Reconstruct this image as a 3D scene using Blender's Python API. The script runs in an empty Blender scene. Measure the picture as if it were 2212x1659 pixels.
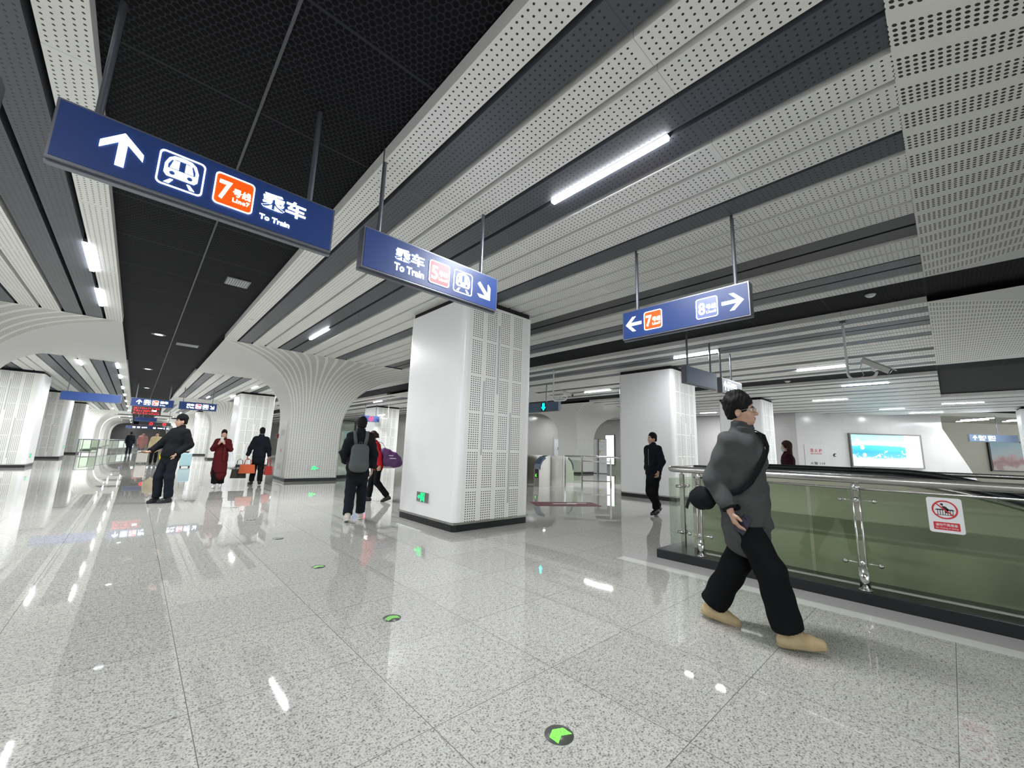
import bpy, math, random
import numpy as np
from mathutils import Vector, Matrix
random.seed(7); np.random.seed(7)
SC = bpy.context.scene
COL = SC.collection
PI = math.pi

# ------------------------------------------------------------------ camera
cam_d = bpy.data.cameras.new('camera'); cam = bpy.data.objects.new('camera', cam_d); COL.objects.link(cam)
cam_d.sensor_fit = 'HORIZONTAL'; cam_d.sensor_width = 36.0; cam_d.lens = 36.0*866.7/2212.0
cam_d.clip_start = 0.05; cam_d.clip_end = 300
YAW, PITCH, ROLL, EYE = 0.744924, 0.164042, 0.0313018, 1.26
_f = np.array([math.sin(YAW)*math.cos(PITCH), math.cos(YAW)*math.cos(PITCH), math.sin(PITCH)])
_r = np.array([math.cos(YAW), -math.sin(YAW), 0.0]); _u = np.cross(_r, _f)
_r2 = _r*math.cos(ROLL)+_u*math.sin(ROLL); _u2 = _u*math.cos(ROLL)-_r*math.sin(ROLL)
cam.matrix_world = Matrix(((_r2[0], _u2[0], -_f[0], 0), (_r2[1], _u2[1], -_f[1], 0), (_r2[2], _u2[2], -_f[2], EYE), (0, 0, 0, 1)))
SC.camera = cam
# ------------------------------------------------------------------ world, exposure
W = bpy.data.worlds.new('world'); SC.world = W; W.use_nodes = True
W.node_tree.nodes['Background'].inputs[0].default_value = (0.93, 0.97, 1.0, 1)
W.node_tree.nodes['Background'].inputs[1].default_value = 1.7
SC.view_settings.view_transform = 'Standard'; SC.view_settings.look = 'None'
SC.view_settings.exposure = 0.42; SC.view_settings.gamma = 1.0; SC.view_settings.use_curve_mapping = False
try:
    SC.cycles.max_bounces = 6; SC.cycles.diffuse_bounces = 4; SC.cycles.glossy_bounces = 3; SC.cycles.adaptive_threshold = 0.02
    SC.cycles.transparent_max_bounces = 12; SC.cycles.sample_clamp_indirect = 6.0
    SC.cycles.caustics_reflective = False; SC.cycles.caustics_refractive = False
except Exception: pass
LAMP_WATT = 86.0

# ------------------------------------------------------------------ materials
def mat(name, c, rough=0.5, metal=0.0, emit=None, es=0.0, spec=0.5, vary=0.04, nscale=12.0):
    m = bpy.data.materials.new(name); m.use_nodes = True
    n = m.node_tree.nodes; l = m.node_tree.links; b = n['Principled BSDF']
    b.inputs['Roughness'].default_value = rough; b.inputs['Metallic'].default_value = metal
    b.inputs['Specular IOR Level'].default_value = spec
    b.inputs['Base Color'].default_value = (*c, 1)
    if vary > 0:
        tc = n.new('ShaderNodeTexCoord'); no = n.new('ShaderNodeTexNoise'); no.inputs['Scale'].default_value = nscale
        mx = n.new('ShaderNodeMix'); mx.data_type = 'RGBA'
        mx.inputs['A'].default_value = (*[max(0, x*(1-vary)) for x in c], 1); mx.inputs['B'].default_value = (*[min(1, x*(1+vary)) for x in c], 1)
        l.new(tc.outputs['Object'], no.inputs['Vector']); l.new(no.outputs['Fac'], mx.inputs['Factor']); l.new(mx.outputs['Result'], b.inputs['Base Color'])
    if emit is not None:
        b.inputs['Emission Color'].default_value = (*emit, 1); b.inputs['Emission Strength'].default_value = es
    return m

class NT:
    """small node-expression helper"""
    def __init__(s, m): s.m = m; s.n = m.node_tree.nodes; s.l = m.node_tree.links; s.b = s.n['Principled BSDF']
    def op(s, o, a, b=None, c=None):
        x = s.n.new('ShaderNodeMath'); x.operation = o
        for i, v in enumerate((a, b, c)):
            if v is None: continue
            if isinstance(v, (int, float)): x.inputs[i].default_value = v
            else: s.l.new(v, x.inputs[i])
        return x.outputs[0]
    def xyz(s, vec):
        x = s.n.new('ShaderNodeSeparateXYZ'); s.l.new(vec, x.inputs[0]); return x.outputs
    def tc(s, k='Object'):
        return s.n.new('ShaderNodeTexCoord').outputs[k]
    def frac_c(s, v, p, o=0.0):      # centred fraction in -.5 .. .5
        t = s.op('MULTIPLY', s.op('SUBTRACT', v, o), 1.0/p)
        return s.op('SUBTRACT', s.op('FRACT', s.op('ADD', t, 0.5)), 0.5)
    def dot(s, fx, fy, r):
        d = s.op('SQRT', s.op('ADD', s.op('MULTIPLY', fx, fx), s.op('MULTIPLY', fy, fy)))
        return s.op('LESS_THAN', d, r)
    def mix(s, fac, a, b):
        x = s.n.new('ShaderNodeMix'); x.data_type = 'RGBA'
        s.l.new(fac, x.inputs['Factor']) if not isinstance(fac, (int, float)) else None
        for k, v in (('A', a), ('B', b)):
            if isinstance(v, tuple): x.inputs[k].default_value = (*v, 1)
            else: s.l.new(v, x.inputs[k])
        return x.outputs['Result']
    def noise(s, vec, sc, det=2.0, rough=0.5):
        x = s.n.new('ShaderNodeTexNoise'); x.inputs['Scale'].default_value = sc; x.inputs['Detail'].default_value = det
        x.inputs['Roughness'].default_value = rough; s.l.new(vec, x.inputs['Vector']); return x.outputs['Fac']
    def base(s, c): s.l.new(c, s.b.inputs['Base Color'])

HOLE = (0.012, 0.013, 0.014)
def perf_strip(name, c, rough=0.45, hole=HOLE):
    m = mat(name, c, rough, vary=0); t = NT(m); o = t.xyz(t.tc()); x, y = o[0], o[1]
    nz = t.xyz(t.n.new('ShaderNodeNewGeometry').outputs['Normal'])[2]
    d = t.dot(t.frac_c(x, 0.0493, 0.033), t.frac_c(y, 0.0483), 0.165)
    d = t.op('MULTIPLY', d, t.op('LESS_THAN', x, 0.25)); d = t.op('MULTIPLY', d, t.op('GREATER_THAN', x, 0.02))
    d = t.op('MULTIPLY', d, t.op('LESS_THAN', nz, -0.5))
    seamf = t.op('ABSOLUTE', t.frac_c(y, 2.44, 1.1))
    d = t.op('MULTIPLY', d, t.op('GREATER_THAN', seamf, 0.012))
    seam = t.op('LESS_THAN', seamf, 0.0008)
    col = t.mix(d, c, hole); col = t.mix(seam, col, tuple(v*0.5 for v in c)); t.base(col)
    return m
def mesh_black(name, rib=(0.024, 0.026, 0.032), p=0.05):
    m = mat(name, (0.02, 0.02, 0.022), 0.4, vary=0); t = NT(m); o = t.xyz(t.tc()); x, y = o[0], o[1]
    h = p*0.866
    a = t.dot(t.frac_c(x, p), t.op('MULTIPLY', t.frac_c(y, 2*h), 1.732), 0.43)
    b = t.dot(t.frac_c(x, p, p/2), t.op('MULTIPLY', t.frac_c(y, 2*h, h), 1.732), 0.43)
    hole = t.op('MAXIMUM', a, b)
    big = t.noise(t.tc(), 0.9, 2)
    hc = t.mix(big, (0.0015, 0.0015, 0.002), (0.009, 0.009, 0.011))
    col = t.mix(hole, rib, hc)
    s1 = t.op('LESS_THAN', t.op('ABSOLUTE', t.frac_c(y, 1.22)), 0.010)
    col = t.mix(s1, col, (0.03, 0.032, 0.038)); t.base(col); t.b.inputs['Specular IOR Level'].default_value = 0.08; t.b.inputs['Roughness'].default_value = 0.65
    return m
def perf_fan(name, c):
    m = mat(name, c, 0.45, vary=0); t = NT(m); o = t.xyz(t.tc('UV')); u, v = o[0], o[1]
    fu = t.op('FRACT', u)
    fx = t.op('SUBTRACT', t.op('FRACT', t.op('ADD', t.op('MULTIPLY', t.op('SUBTRACT', fu, 0.32), 1/0.135), 0.5)), 0.5)
    d = t.dot(fx, t.frac_c(v, 0.037), 0.31)
    d = t.op('MULTIPLY', d, t.op('GREATER_THAN', fu, 0.25)); d = t.op('MULTIPLY', d, t.op('LESS_THAN', fu, 0.93))
    t.base(t.mix(d, c, (0.03, 0.032, 0.03)))
    return m
def perf_column(name, c):
    m = mat(name, c, 0.4, vary=0); t = NT(m); o = t.xyz(t.tc()); x, z = o[0], o[2]
    xb = t.op('MULTIPLY', t.op('FRACT', t.op('MULTIPLY', t.op('SUBTRACT', x, 0.068), 1/0.311)), 0.311)
    fx = t.frac_c(xb, 0.0445, 0.022)
    d = t.dot(fx, t.frac_c(z, 0.0365), 0.25)
    d = t.op('MULTIPLY', d, t.op('LESS_THAN', xb, 0.2225))
    d = t.op('MULTIPLY', d, t.op('GREATER_THAN', t.op('FRACT', t.op('MULTIPLY', t.op('ADD', z, 0.02), 1/0.6205)), 0.058))
    d = t.op('MULTIPLY', d, t.op('GREATER_THAN', x, 0.068)); d = t.op('MULTIPLY', d, t.op('LESS_THAN', x, 1.29))
    t.base(t.mix(d, c, HOLE)); return m
def granite():
    m = mat('polished_granite', (0.6, 0.6, 0.58), 0.09, vary=0, spec=0.55); t = NT(m); v = t.tc(); o = t.xyz(v); x, y = o[0], o[1]
    n1 = t.noise(v, 105, 2.0, 0.6); n2 = t.noise(v, 34, 2.0, 0.5); n3 = t.noise(v, 1.3, 2)
    sp = t.op('ADD', t.op('MULTIPLY', n1, 0.72), t.op('MULTIPLY', n2, 0.28))
    r = t.n.new('ShaderNodeValToRGB'); e = r.color_ramp.elements
    e[0].position = 0.37; e[0].color = (0.13, 0.13, 0.125, 1); e[1].position = 0.56; e[1].color = (0.53, 0.53, 0.49, 1)
    q = e.new(0.45); q.color = (0.37, 0.37, 0.35, 1)
    t.l.new(sp, r.inputs[0]); col = r.outputs[0]
    wn = t.n.new('ShaderNodeTexWhiteNoise'); cv = t.n.new('ShaderNodeCombineXYZ')
    t.l.new(t.op('FLOOR', t.op('MULTIPLY', t.op('SUBTRACT', x, 0.353), 1/0.8185)), cv.inputs[0])
    t.l.new(t.op('FLOOR', t.op('MULTIPLY', t.op('SUBTRACT', y, 0.915), 1/0.8135)), cv.inputs[1])
    t.l.new(cv.outputs[0], wn.inputs['Vector'])
    hs = t.n.new('ShaderNodeHueSaturation'); t.l.new(col, hs.inputs['Color'])
    t.l.new(t.op('ADD', t.op('ADD', 0.90, t.op('MULTIPLY', wn.outputs[0], 0.10)), t.op('MULTIPLY', n3, 0.08)), hs.inputs['Value'])
    jx = t.op('LESS_THAN', t.op('ABSOLUTE', t.frac_c(x, 0.8185, 0.353)), 0.0024)
    jy = t.op('LESS_THAN', t.op('ABSOLUTE', t.frac_c(y, 0.8135, 0.915)), 0.0024)
    col = t.mix(t.op('MAXIMUM', jx, jy), hs.outputs[0], (0.15, 0.15, 0.145)); t.base(col)
    t.l.new(t.op('ADD', 0.008, t.op('MULTIPLY', t.noise(v, 2.3, 3), 0.03)), t.b.inputs['Roughness'])
    return m
def panel_wall(name, c, px, pz, axis, rough=0.18):
    m = mat(name, c, rough, vary=0); t = NT(m); o = t.xyz(t.tc()); h = o[axis]; z = o[2]
    j = t.op('MAXIMUM', t.op('LESS_THAN', t.op('ABSOLUTE', t.frac_c(h, px)), 0.004), t.op('LESS_THAN', t.op('ABSOLUTE', t.frac_c(z, pz)), 0.006))
    n = t.noise(t.tc(), 1.5, 3)
    t.base(t.mix(j, t.mix(n, tuple(v*0.95 for v in c), tuple(min(1, v*1.04) for v in c)), tuple(v*0.82 for v in c))); return m

MT = {}
MT['strip_white'] = perf_strip('white_perforated_metal', (0.85, 0.85, 0.83))
MT['strip_grey'] = perf_strip('grey_perforated_metal', (0.088, 0.094, 0.112), 0.42)
MT['strip_mesh'] = perf_strip('dark_mesh_metal', (0.03, 0.031, 0.036), 0.4, (0.003, 0.003, 0.003))
MT['mesh'] = mesh_black('black_hexagon_mesh')
MT['fan'] = perf_fan('cream_perforated_fan', (0.86, 0.86, 0.82))
MT['colperf'] = perf_column('white_perforated_column', (0.80, 0.80, 0.77))
MT['granite'] = granite()
MT['white'] = mat('white_paint', (0.87, 0.87, 0.88), 0.32, vary=0.015, nscale=2)
MT['soffit'] = mat('warm_white_paint', (0.72, 0.72, 0.70), 0.4, vary=0.015, nscale=2)
MT['black'] = mat('black_satin', (0.012, 0.013, 0.015), 0.3)
MT['void'] = mat('black_void', (0.006, 0.006, 0.007), 0.8)
MT['steel'] = mat('brushed_steel', (0.55, 0.55, 0.53), 0.26, 1.0, vary=0.08, nscale=30)
MT['chrome'] = mat('polished_steel', (0.72, 0.72, 0.70), 0.14, 1.0)
MT['darksteel'] = mat('dark_bronze_steel', (0.20, 0.195, 0.185), 0.3, 1.0)
MT['greymetal'] = mat('grey_metal', (0.22, 0.23, 0.25), 0.35, 0.6)
MT['housing'] = mat('sign_housing_grey', (0.17, 0.18, 0.21), 0.32, 0.6)
MT['slot'] = mat('slot_grey', (0.47, 0.48, 0.48), 0.4)
MT['signblue'] = mat('sign_blue', (0.016, 0.042, 0.165), 0.38, spec=0.36, emit=(0.02, 0.05, 0.2), es=0.05)
MT['signplain'] = mat('sign_plain_blue', (0.04, 0.10, 0.36), 0.4)
MT['signgrey'] = mat('sign_blank_greyblue', (0.10, 0.15, 0.23), 0.42, spec=0.35)
MT['lit'] = mat('lit_white', (0.9, 0.95, 1.0), 0.4, emit=(0.80, 0.90, 1.0), es=3.2, vary=0)
MT['orange'] = mat('lit_orange', (0.8, 0.05, 0.0), 0.4, emit=(1.0, 0.062, 0.0), es=0.85, vary=0)
MT['red'] = mat('lit_red', (0.7, 0.02, 0.03), 0.4, emit=(0.95, 0.02, 0.055), es=0.72, vary=0)
MT['badgeblue'] = mat('lit_badge_greyblue', (0.10, 0.13, 0.30), 0.3, emit=(0.10, 0.12, 0.3), es=0.35, vary=0)
MT['ledred'] = mat('lit_led_red', (1, 0.02, 0.02), 0.4, emit=(1.0, 0.012, 0.02), es=1.6, vary=0)
MT['cyan'] = mat('lit_cyan', (0, 1, 0.9), 0.4, emit=(0.0, 0.95, 0.80), es=2.2, vary=0)
MT['green'] = mat('lit_green', (0, 1, 0.3), 0.4, emit=(0.0, 0.85, 0.13), es=1.5, vary=0)
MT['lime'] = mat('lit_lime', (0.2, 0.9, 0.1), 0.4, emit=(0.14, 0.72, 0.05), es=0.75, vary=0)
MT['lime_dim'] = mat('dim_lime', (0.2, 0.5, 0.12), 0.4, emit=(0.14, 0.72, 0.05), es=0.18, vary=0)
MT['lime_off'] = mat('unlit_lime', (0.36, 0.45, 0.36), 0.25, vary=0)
MT['lamp'] = mat('lamp_diffuser', (1, 1, 1), 0.4, emit=(0.93, 0.96, 1.0), es=26.0, vary=0)
MT['cladding'] = mat('olive_cladding', (0.335, 0.335, 0.26), 0.35, 0.0, vary=0.05, nscale=1.2)
MT['rubber'] = mat('black_rubber', (0.012, 0.014, 0.016), 0.35)
MT['trimstone'] = mat('grey_border_granite', (0.40, 0.40, 0.39), 0.1, vary=0.15, nscale=150)
MT['whitestone'] = mat('white_border_granite', (0.62, 0.62, 0.6), 0.1, vary=0.06, nscale=120)
MT['paper'] = mat('white_board', (0.72, 0.73, 0.74), 0.35)
MT['stickred'] = mat('sticker_red', (0.55, 0.03, 0.04), 0.4)
MT['stickblack'] = mat('sticker_black', (0.02, 0.02, 0.025), 0.4)
MT['cream'] = mat('cream_plastic', (0.66, 0.66, 0.63), 0.4)
MT['beige'] = mat('beige_wall', (0.56, 0.55, 0.46), 0.5, vary=0.03, nscale=0.7)
def glass():
    m = bpy.data.materials.new('green_tinted_glass'); m.use_nodes = True; n = m.node_tree.nodes; l = m.node_tree.links
    n.remove(n['Principled BSDF']); o = n['Material Output']
    tr = n.new('ShaderNodeBsdfTransparent'); tr.inputs[0].default_value = (0.84, 0.89, 0.82, 1)
    gl = n.new('ShaderNodeBsdfGlossy'); gl.inputs['Roughness'].default_value = 0.02; gl.inputs[0].default_value = (0.95, 1, 0.95, 1)
    lw = n.new('ShaderNodeLayerWeight'); lw.inputs[0].default_value = 0.5; pw = n.new('ShaderNodeMath'); pw.operation = 'POWER'; pw.inputs[1].default_value = 4.5; fr = n.new('ShaderNodeMath'); fr.operation = 'MULTIPLY_ADD'; fr.inputs[1].default_value = 0.85; fr.inputs[2].default_value = 0.035; l.new(lw.outputs['Facing'], pw.inputs[0]); l.new(pw.outputs[0], fr.inputs[0]); mx = n.new('ShaderNodeMixShader')
    ns = n.new('ShaderNodeTexNoise'); ns.inputs['Scale'].default_value = 3
    ma = n.new('ShaderNodeMath'); ma.operation = 'MULTIPLY_ADD'; ma.inputs[1].default_value = 0.01; ma.inputs[2].default_value = 0.015
    l.new(ns.outputs[0], ma.inputs[0]); l.new(ma.outputs[0], gl.inputs['Roughness'])
    l.new(fr.outputs[0], mx.inputs[0]); l.new(tr.outputs[0], mx.inputs[1]); l.new(gl.outputs[0], mx.inputs[2]); l.new(mx.outputs[0], o.inputs[0])
    return m
MT['glass'] = glass()

# ------------------------------------------------------------------ mesh helpers
class MB:
    def __init__(s): s.v = []; s.f = []; s.mi = []; s.uv = None
    def add(s, vs, fs, mi=0):
        o = len(s.v); s.v += [tuple(map(float, p)) for p in vs]; s.f += [tuple(int(i)+o for i in f) for f in fs]; s.mi += [mi]*len(fs); return s
    def box(s, x0, x1, y0, y1, z0, z1, mi=0):
        vs = [(x, y, z) for z in (z0, z1) for y in (y0, y1) for x in (x0, x1)]
        return s.add(vs, [(0, 2, 3, 1), (4, 5, 7, 6), (0, 1, 5, 4), (2, 6, 7, 3), (0, 4, 6, 2), (1, 3, 7, 5)], mi)
    def hexa(s, low, high, mi=0):     # two rings of four points
        return s.add(list(low)+list(high), [(3, 2, 1, 0), (4, 5, 6, 7), (0, 1, 5, 4), (1, 2, 6, 5), (2, 3, 7, 6), (3, 0, 4, 7)], mi)
    def tube(s, pts, r, n=10, mi=0, caps=True):
        pts = [Vector(p) for p in pts]; rr = r if isinstance(r, (list, tuple)) else [r]*len(pts)
        vs = []; prev = None
        for i, p in enumerate(pts):
            t = (pts[min(i+1, len(pts)-1)]-pts[max(i-1, 0)]).normalized()
            if prev is None:
                a = Vector((0, 0, 1)) if abs(t.z) < .9 else Vector((1, 0, 0)); nx = t.cross(a).normalized()
            else: nx = (prev-t*prev.dot(t)).normalized()
            prev = nx; ny = t.cross(nx)
            for k in range(n):
                a = 2*PI*k/n; vs.append(p+nx*math.cos(a)*rr[i]+ny*math.sin(a)*rr[i])
        fs = [(i*n+k, i*n+(k+1) % n, (i+1)*n+(k+1) % n, (i+1)*n+k) for i in range(len(pts)-1) for k in range(n)]
        if caps: fs += [tuple(range(n-1, -1, -1)), tuple((len(pts)-1)*n+k for k in range(n))]
        return s.add(vs, fs, mi)
    def cyl(s, p0, p1, r, n=16, mi=0): return s.tube([p0, p1], r, n, mi)
    def ball(s, c, r, n=10, mi=0, sc=(1, 1, 1)):
        vs = []; m = n//2+1
        for i in range(m+1):
            th = PI*i/m
            for k in range(n): vs.append((c[0]+r*sc[0]*math.sin(th)*math.cos(2*PI*k/n), c[1]+r*sc[1]*math.sin(th)*math.sin(2*PI*k/n), c[2]+r*sc[2]*math.cos(th)))
        fs = [(i*n+k, (i+1)*n+k, (i+1)*n+(k+1) % n, i*n+(k+1) % n) for i in range(m) for k in range(n)]
        return s.add(vs, fs, mi)
    def prism(s, poly, y0, y1, mi=0):     # polygon in x,z pushed along y
        n = len(poly); vs = [(p[0], y0, p[1]) for p in poly]+[(p[0], y1, p[1]) for p in poly]
        fs = [tuple(range(n)), tuple(range(2*n-1, n-1, -1))]+[(i, n+i, n+(i+1) % n, (i+1) % n) for i in range(n)]
        return s.add(vs, fs, mi)
    def xf(s, M):
        s.v = [tuple(M @ Vector(p)) for p in s.v]; return s
    def mesh(s, name, mats, smooth=False):
        me = bpy.data.meshes.new(name); me.from_pydata(s.v, [], s.f)
        for m in (mats if isinstance(mats, (list, tuple)) else [mats]): me.materials.append(MT[m] if isinstance(m, str) else m)
        if any(s.mi): me.polygons.foreach_set('material_index', s.mi)
        if smooth: me.polygons.foreach_set('use_smooth', [True]*len(me.polygons))
        me.update(); return me
    def obj(s, name, mats, parent=None, smooth=False, loc=None):
        return link(name, s.mesh(name, mats, smooth), parent, loc)
def link(name, me, parent=None, loc=None):
    o = bpy.data.objects.new(name, me); COL.objects.link(o)
    if parent is not None: o.parent = parent
    if loc is not None: o.location = loc
    return o
def soft(o, w, seg=2, ang=0.5):
    b = o.modifiers.new('bevel', 'BEVEL'); b.width = w; b.segments = seg; b.limit_method = 'ANGLE'; b.angle_limit = ang
    return o
def tag(o, label=None, cat=None, group=None, kind=None):
    if label: o['label'] = label
    if cat: o['category'] = cat
    if group: o['group'] = group
    if kind: o['kind'] = kind
    return o
def struct(o, label=None):
    o['kind'] = 'structure'
    if label: o['label'] = label
    return o
def thing(name, label, cat, loc=(0, 0, 0), rz=0.0, group=None):
    o = bpy.data.objects.new(name, None); COL.objects.link(o); o.location = loc; o.rotation_euler = (0, 0, rz); o.empty_display_size = 0.1
    return tag(o, label, cat, group)
def copy_tree(o, parent=None):
    c = o.copy(); COL.objects.link(c); c.parent = parent
    for ch in list(o.children): copy_tree(ch, c)
    return c

def eval_mesh(data):
    o = bpy.data.objects.new('tmp', data); COL.objects.link(o)
    dg = bpy.context.evaluated_depsgraph_get(); ev = o.evaluated_get(dg); me = ev.to_mesh()
    v = np.array([tuple(p.co) for p in me.vertices]); f = [tuple(p.vertices) for p in me.polygons]; ev.to_mesh_clear()
    bpy.data.objects.remove(o); return v, f
_tc = {}
def text_geo(body, bold=0.0, ext=0.02, space=1.0):
    k = (body, bold, ext, space)
    if k not in _tc:
        c = bpy.data.curves.new('t', 'FONT'); c.body = body; c.size = 1.0; c.offset = bold; c.extrude = ext; c.resolution_u = 3; c.space_character = space
        _tc[k] = eval_mesh(c); bpy.data.curves.remove(c)
    return _tc[k]
def put_text(mb, body, x0, z0, x1, z1, y=0.0, bold=0.0, mi=0, depth=0.002, space=1.0):
    """text fitted in a box of the x,z plane, its front at y-2*depth facing -y"""
    v, f = text_geo(body, bold, 0.02, space)
    lo = v.min(0); hi = v.max(0)
    sx = (x1-x0)/(hi[0]-lo[0]); sz = (z1-z0)/(hi[1]-lo[1])
    vs = np.c_[x0+(v[:, 0]-lo[0])*sx, y-depth-v[:, 2]/0.02*depth, z0+(v[:, 1]-lo[1])*sz]
    mb.add(vs, f, mi)
def put_shape(mb, polys, y=0.0, mi=0, depth=0.002):
    c = bpy.data.curves.new('s', 'CURVE'); c.dimensions = '2D'; c.fill_mode = 'BOTH'; c.extrude = 0.02
    for p in polys:
        sp = c.splines.new('POLY'); sp.points.add(len(p)-1)
        for i, q in enumerate(p): sp.points[i].co = (q[0], q[1], 0, 1)
        sp.use_cyclic_u = True
    v, f = eval_mesh(c); bpy.data.curves.remove(c)
    mb.add(np.c_[v[:, 0], y-depth-v[:, 2]/0.02*depth, v[:, 1]], f, mi)
def rr(x0, y0, x1, y1, r, n=5):
    out = []
    for cx, cy, a0 in ((x1-r, y1-r, 0), (x0+r, y1-r, 90), (x0+r, y0+r, 180), (x1-r, y0+r, 270)):
        for i in range(n+1):
            a = math.radians(a0+90*i/n); out.append((cx+r*math.cos(a), cy+r*math.sin(a)))
    return out
def circ(x, y, r, n=24): return [(x+r*math.cos(2*PI*i/n), y+r*math.sin(2*PI*i/n)) for i in range(n)]

# ================================================================== STRUCTURE
ZC = 3.85
struct(MB().box(-16, 48, -14, 108, -0.25, 0).obj('floor', 'granite'))
struct(MB().box(-16, 48, -14, 108, 4.25, 4.4).obj('ceiling', 'void'))
struct(MB().box(-12.2, -12, -10, 106, 0, 4.25).obj('wall_left', panel_wall('left_wall_panels', (0.6, 0.6, 0.58), 1.2, 0.8, 1)))
struct(MB().box(-12, 20, 105.8, 106, 0, 4.25).obj('wall_far', panel_wall('far_wall_panels', (0.62, 0.62, 0.6), 1.2, 0.8, 0)))
struct(MB().box(17.3, 27.14, 20.4, 20.6, 0, 4.25).obj('wall_back', panel_wall('back_wall_panels', (0.46, 0.455, 0.44), 1.2, 0.62, 0)))
struct(MB().box(27.14, 27.34, 5.73, 20.6, 0, 4.25).obj('wall_right', panel_wall('right_wall_panels', (0.50, 0.49, 0.49), 1.2, 0.62, 1)))
struct(MB().box(17.3, 17.5, 20.6, 62, 0, 4.25).obj('wall_side', panel_wall('side_wall_panels', (0.5, 0.49, 0.47), 1.2, 0.8, 1)))
struct(MB().box(9.12, 17.3, 61.8, 62, 0, 4.25).obj('wall_end', panel_wall('end_wall_panels', (0.55, 0.55, 0.53), 1.2, 0.8, 0)))
# the slanting wall with the lit advert, and the exit passage beyond its end
WA = Vector((27.135, 5.729, 0)); WD = Vector((0.7181, -0.6960, 0)); WN = Vector((-0.6960, -0.7181, 0))
WROT = math.atan2(WD.y, WD.x)
def slant(name, me_builder, mats):
    o = me_builder.obj(name, mats, loc=WA); o.rotation_euler = (0, 0, WROT); return struct(o)
slant('wall_slant', MB().prism([(0, 0), (9.75, 0), (9.2, 1.12), (8.04, 3.22), (8.04, 4.25), (0, 4.25)], 0.0, 0.18), panel_wall('slant_wall_panels', (0.58, 0.58, 0.57), 1.3, 0.655, 0))
slant('wall_passage', MB().box(6, 24, 4.0, 4.2, 0, 5.5), 'beige')
slant('ceiling_passage', MB().box(7.9, 24, 0.19, 4.0, 3.95, 4.2), mat('passage_ceiling', (0.62, 0.62, 0.55), 0.5))
slant('beam_passage', MB().box(7.9, 9.1, 1.6, 4.0, 3.25, 3.95), mat('passage_beam', (0.62, 0.62, 0.55), 0.5))

# ---- ceiling strips, each strip of each bay an object of its own
PITCH_S, WID = 0.3125, 0.262
_strip_me = {}
def strip(x0, y0, y1, kind):
    L = round(y1-y0, 3); k = (L, kind)
    z = 0.02 if kind == 'strip_mesh' else (0.006 if kind == 'strip_grey' else 0.0)
    if k not in _strip_me:
        _strip_me[k] = MB().box(0, WID, 0, L, z, z+0.13).mesh('ceiling_panel', kind)
    o = link('ceiling_panel', _strip_me[k], None, (x0, y0, ZC)); o['kind'] = 'structure'; return o
PA = 'WGWWGGWWWGWWWWMMWWGGW'
KIND = {'W': 'strip_white', 'G': 'strip_grey', 'M': 'strip_mesh'}
for k, ch in enumerate(PA):                         # zone A, right of the dark band
    x0 = 1.60+PITCH_S*k-WID
    for y0, y1 in ((0, 12.4), (19.3, 31.9), (38.8, 51.4)): strip(x0, y0, y1, KIND[ch])
PL = 'WGGWWGWGWGGWWWGWWGWGW'
for k, ch in enumerate('WGGWWGGWWWGGWWWGWWGGW'):    # zone L, left of the dark band
    x0 = -0.56-PITCH_S*k-0.256
    strip(x0, -7.0, 12.4, KIND[ch]); strip(x0, 19.3, 53.6, KIND[ch])
for k, ch in enumerate('WGWGGWWGWWWWMWWGWWGW'):      # zone B
    x0 = 9.38+PITCH_S*k-WID
    for y0, y1 in ((0, 12.4), (19.3, 61.8)): strip(x0, y0, y1, KIND[ch])
for k, ch in enumerate('WGWWGWWWGWWGWWWGWWWGWWWGWWWWGWWWGWWWGWWWWWWW'):  # zone C
    x0 = 16.9+PITCH_S*k
    strip(x0, 0 if k < 20 else -5, 12.4 if k < 20 else 20.3, KIND[ch])
    if k < 12: strip(x0, 19.3, 20.3, KIND[ch])
# dark hexagon-mesh bands in the ceiling
def band(x0, x1, z, y0=-7.0, y1=104.0):
    return struct(MB().box(x0, x1, y0, y1, z, z+0.05).obj('ceiling_mesh', 'mesh'))
band(-0.555, 1.335, 3.99); band(7.86, 9.11, 3.945); band(15.37, 16.88, 3.945, -7, 20.3)
struct(MB().box(0.380, 0.400, -7, 104, 3.975, 3.99).obj('trim_1', mat('mesh_joint', (.06, .062, .07), .4)))
for i, (x0, x1, z0) in enumerate(((-8, -0.56, 4.0), (1.34, 7.85, 4.0), (9.12, 15.36, 4.0), (16.9, 31, 4.0))):
    struct(MB().box(x0, x1, -7, 104 if i < 2 else (61.8 if i == 2 else 20.3), z0, z0+0.03).obj('ceiling_backing', 'void'))

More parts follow.
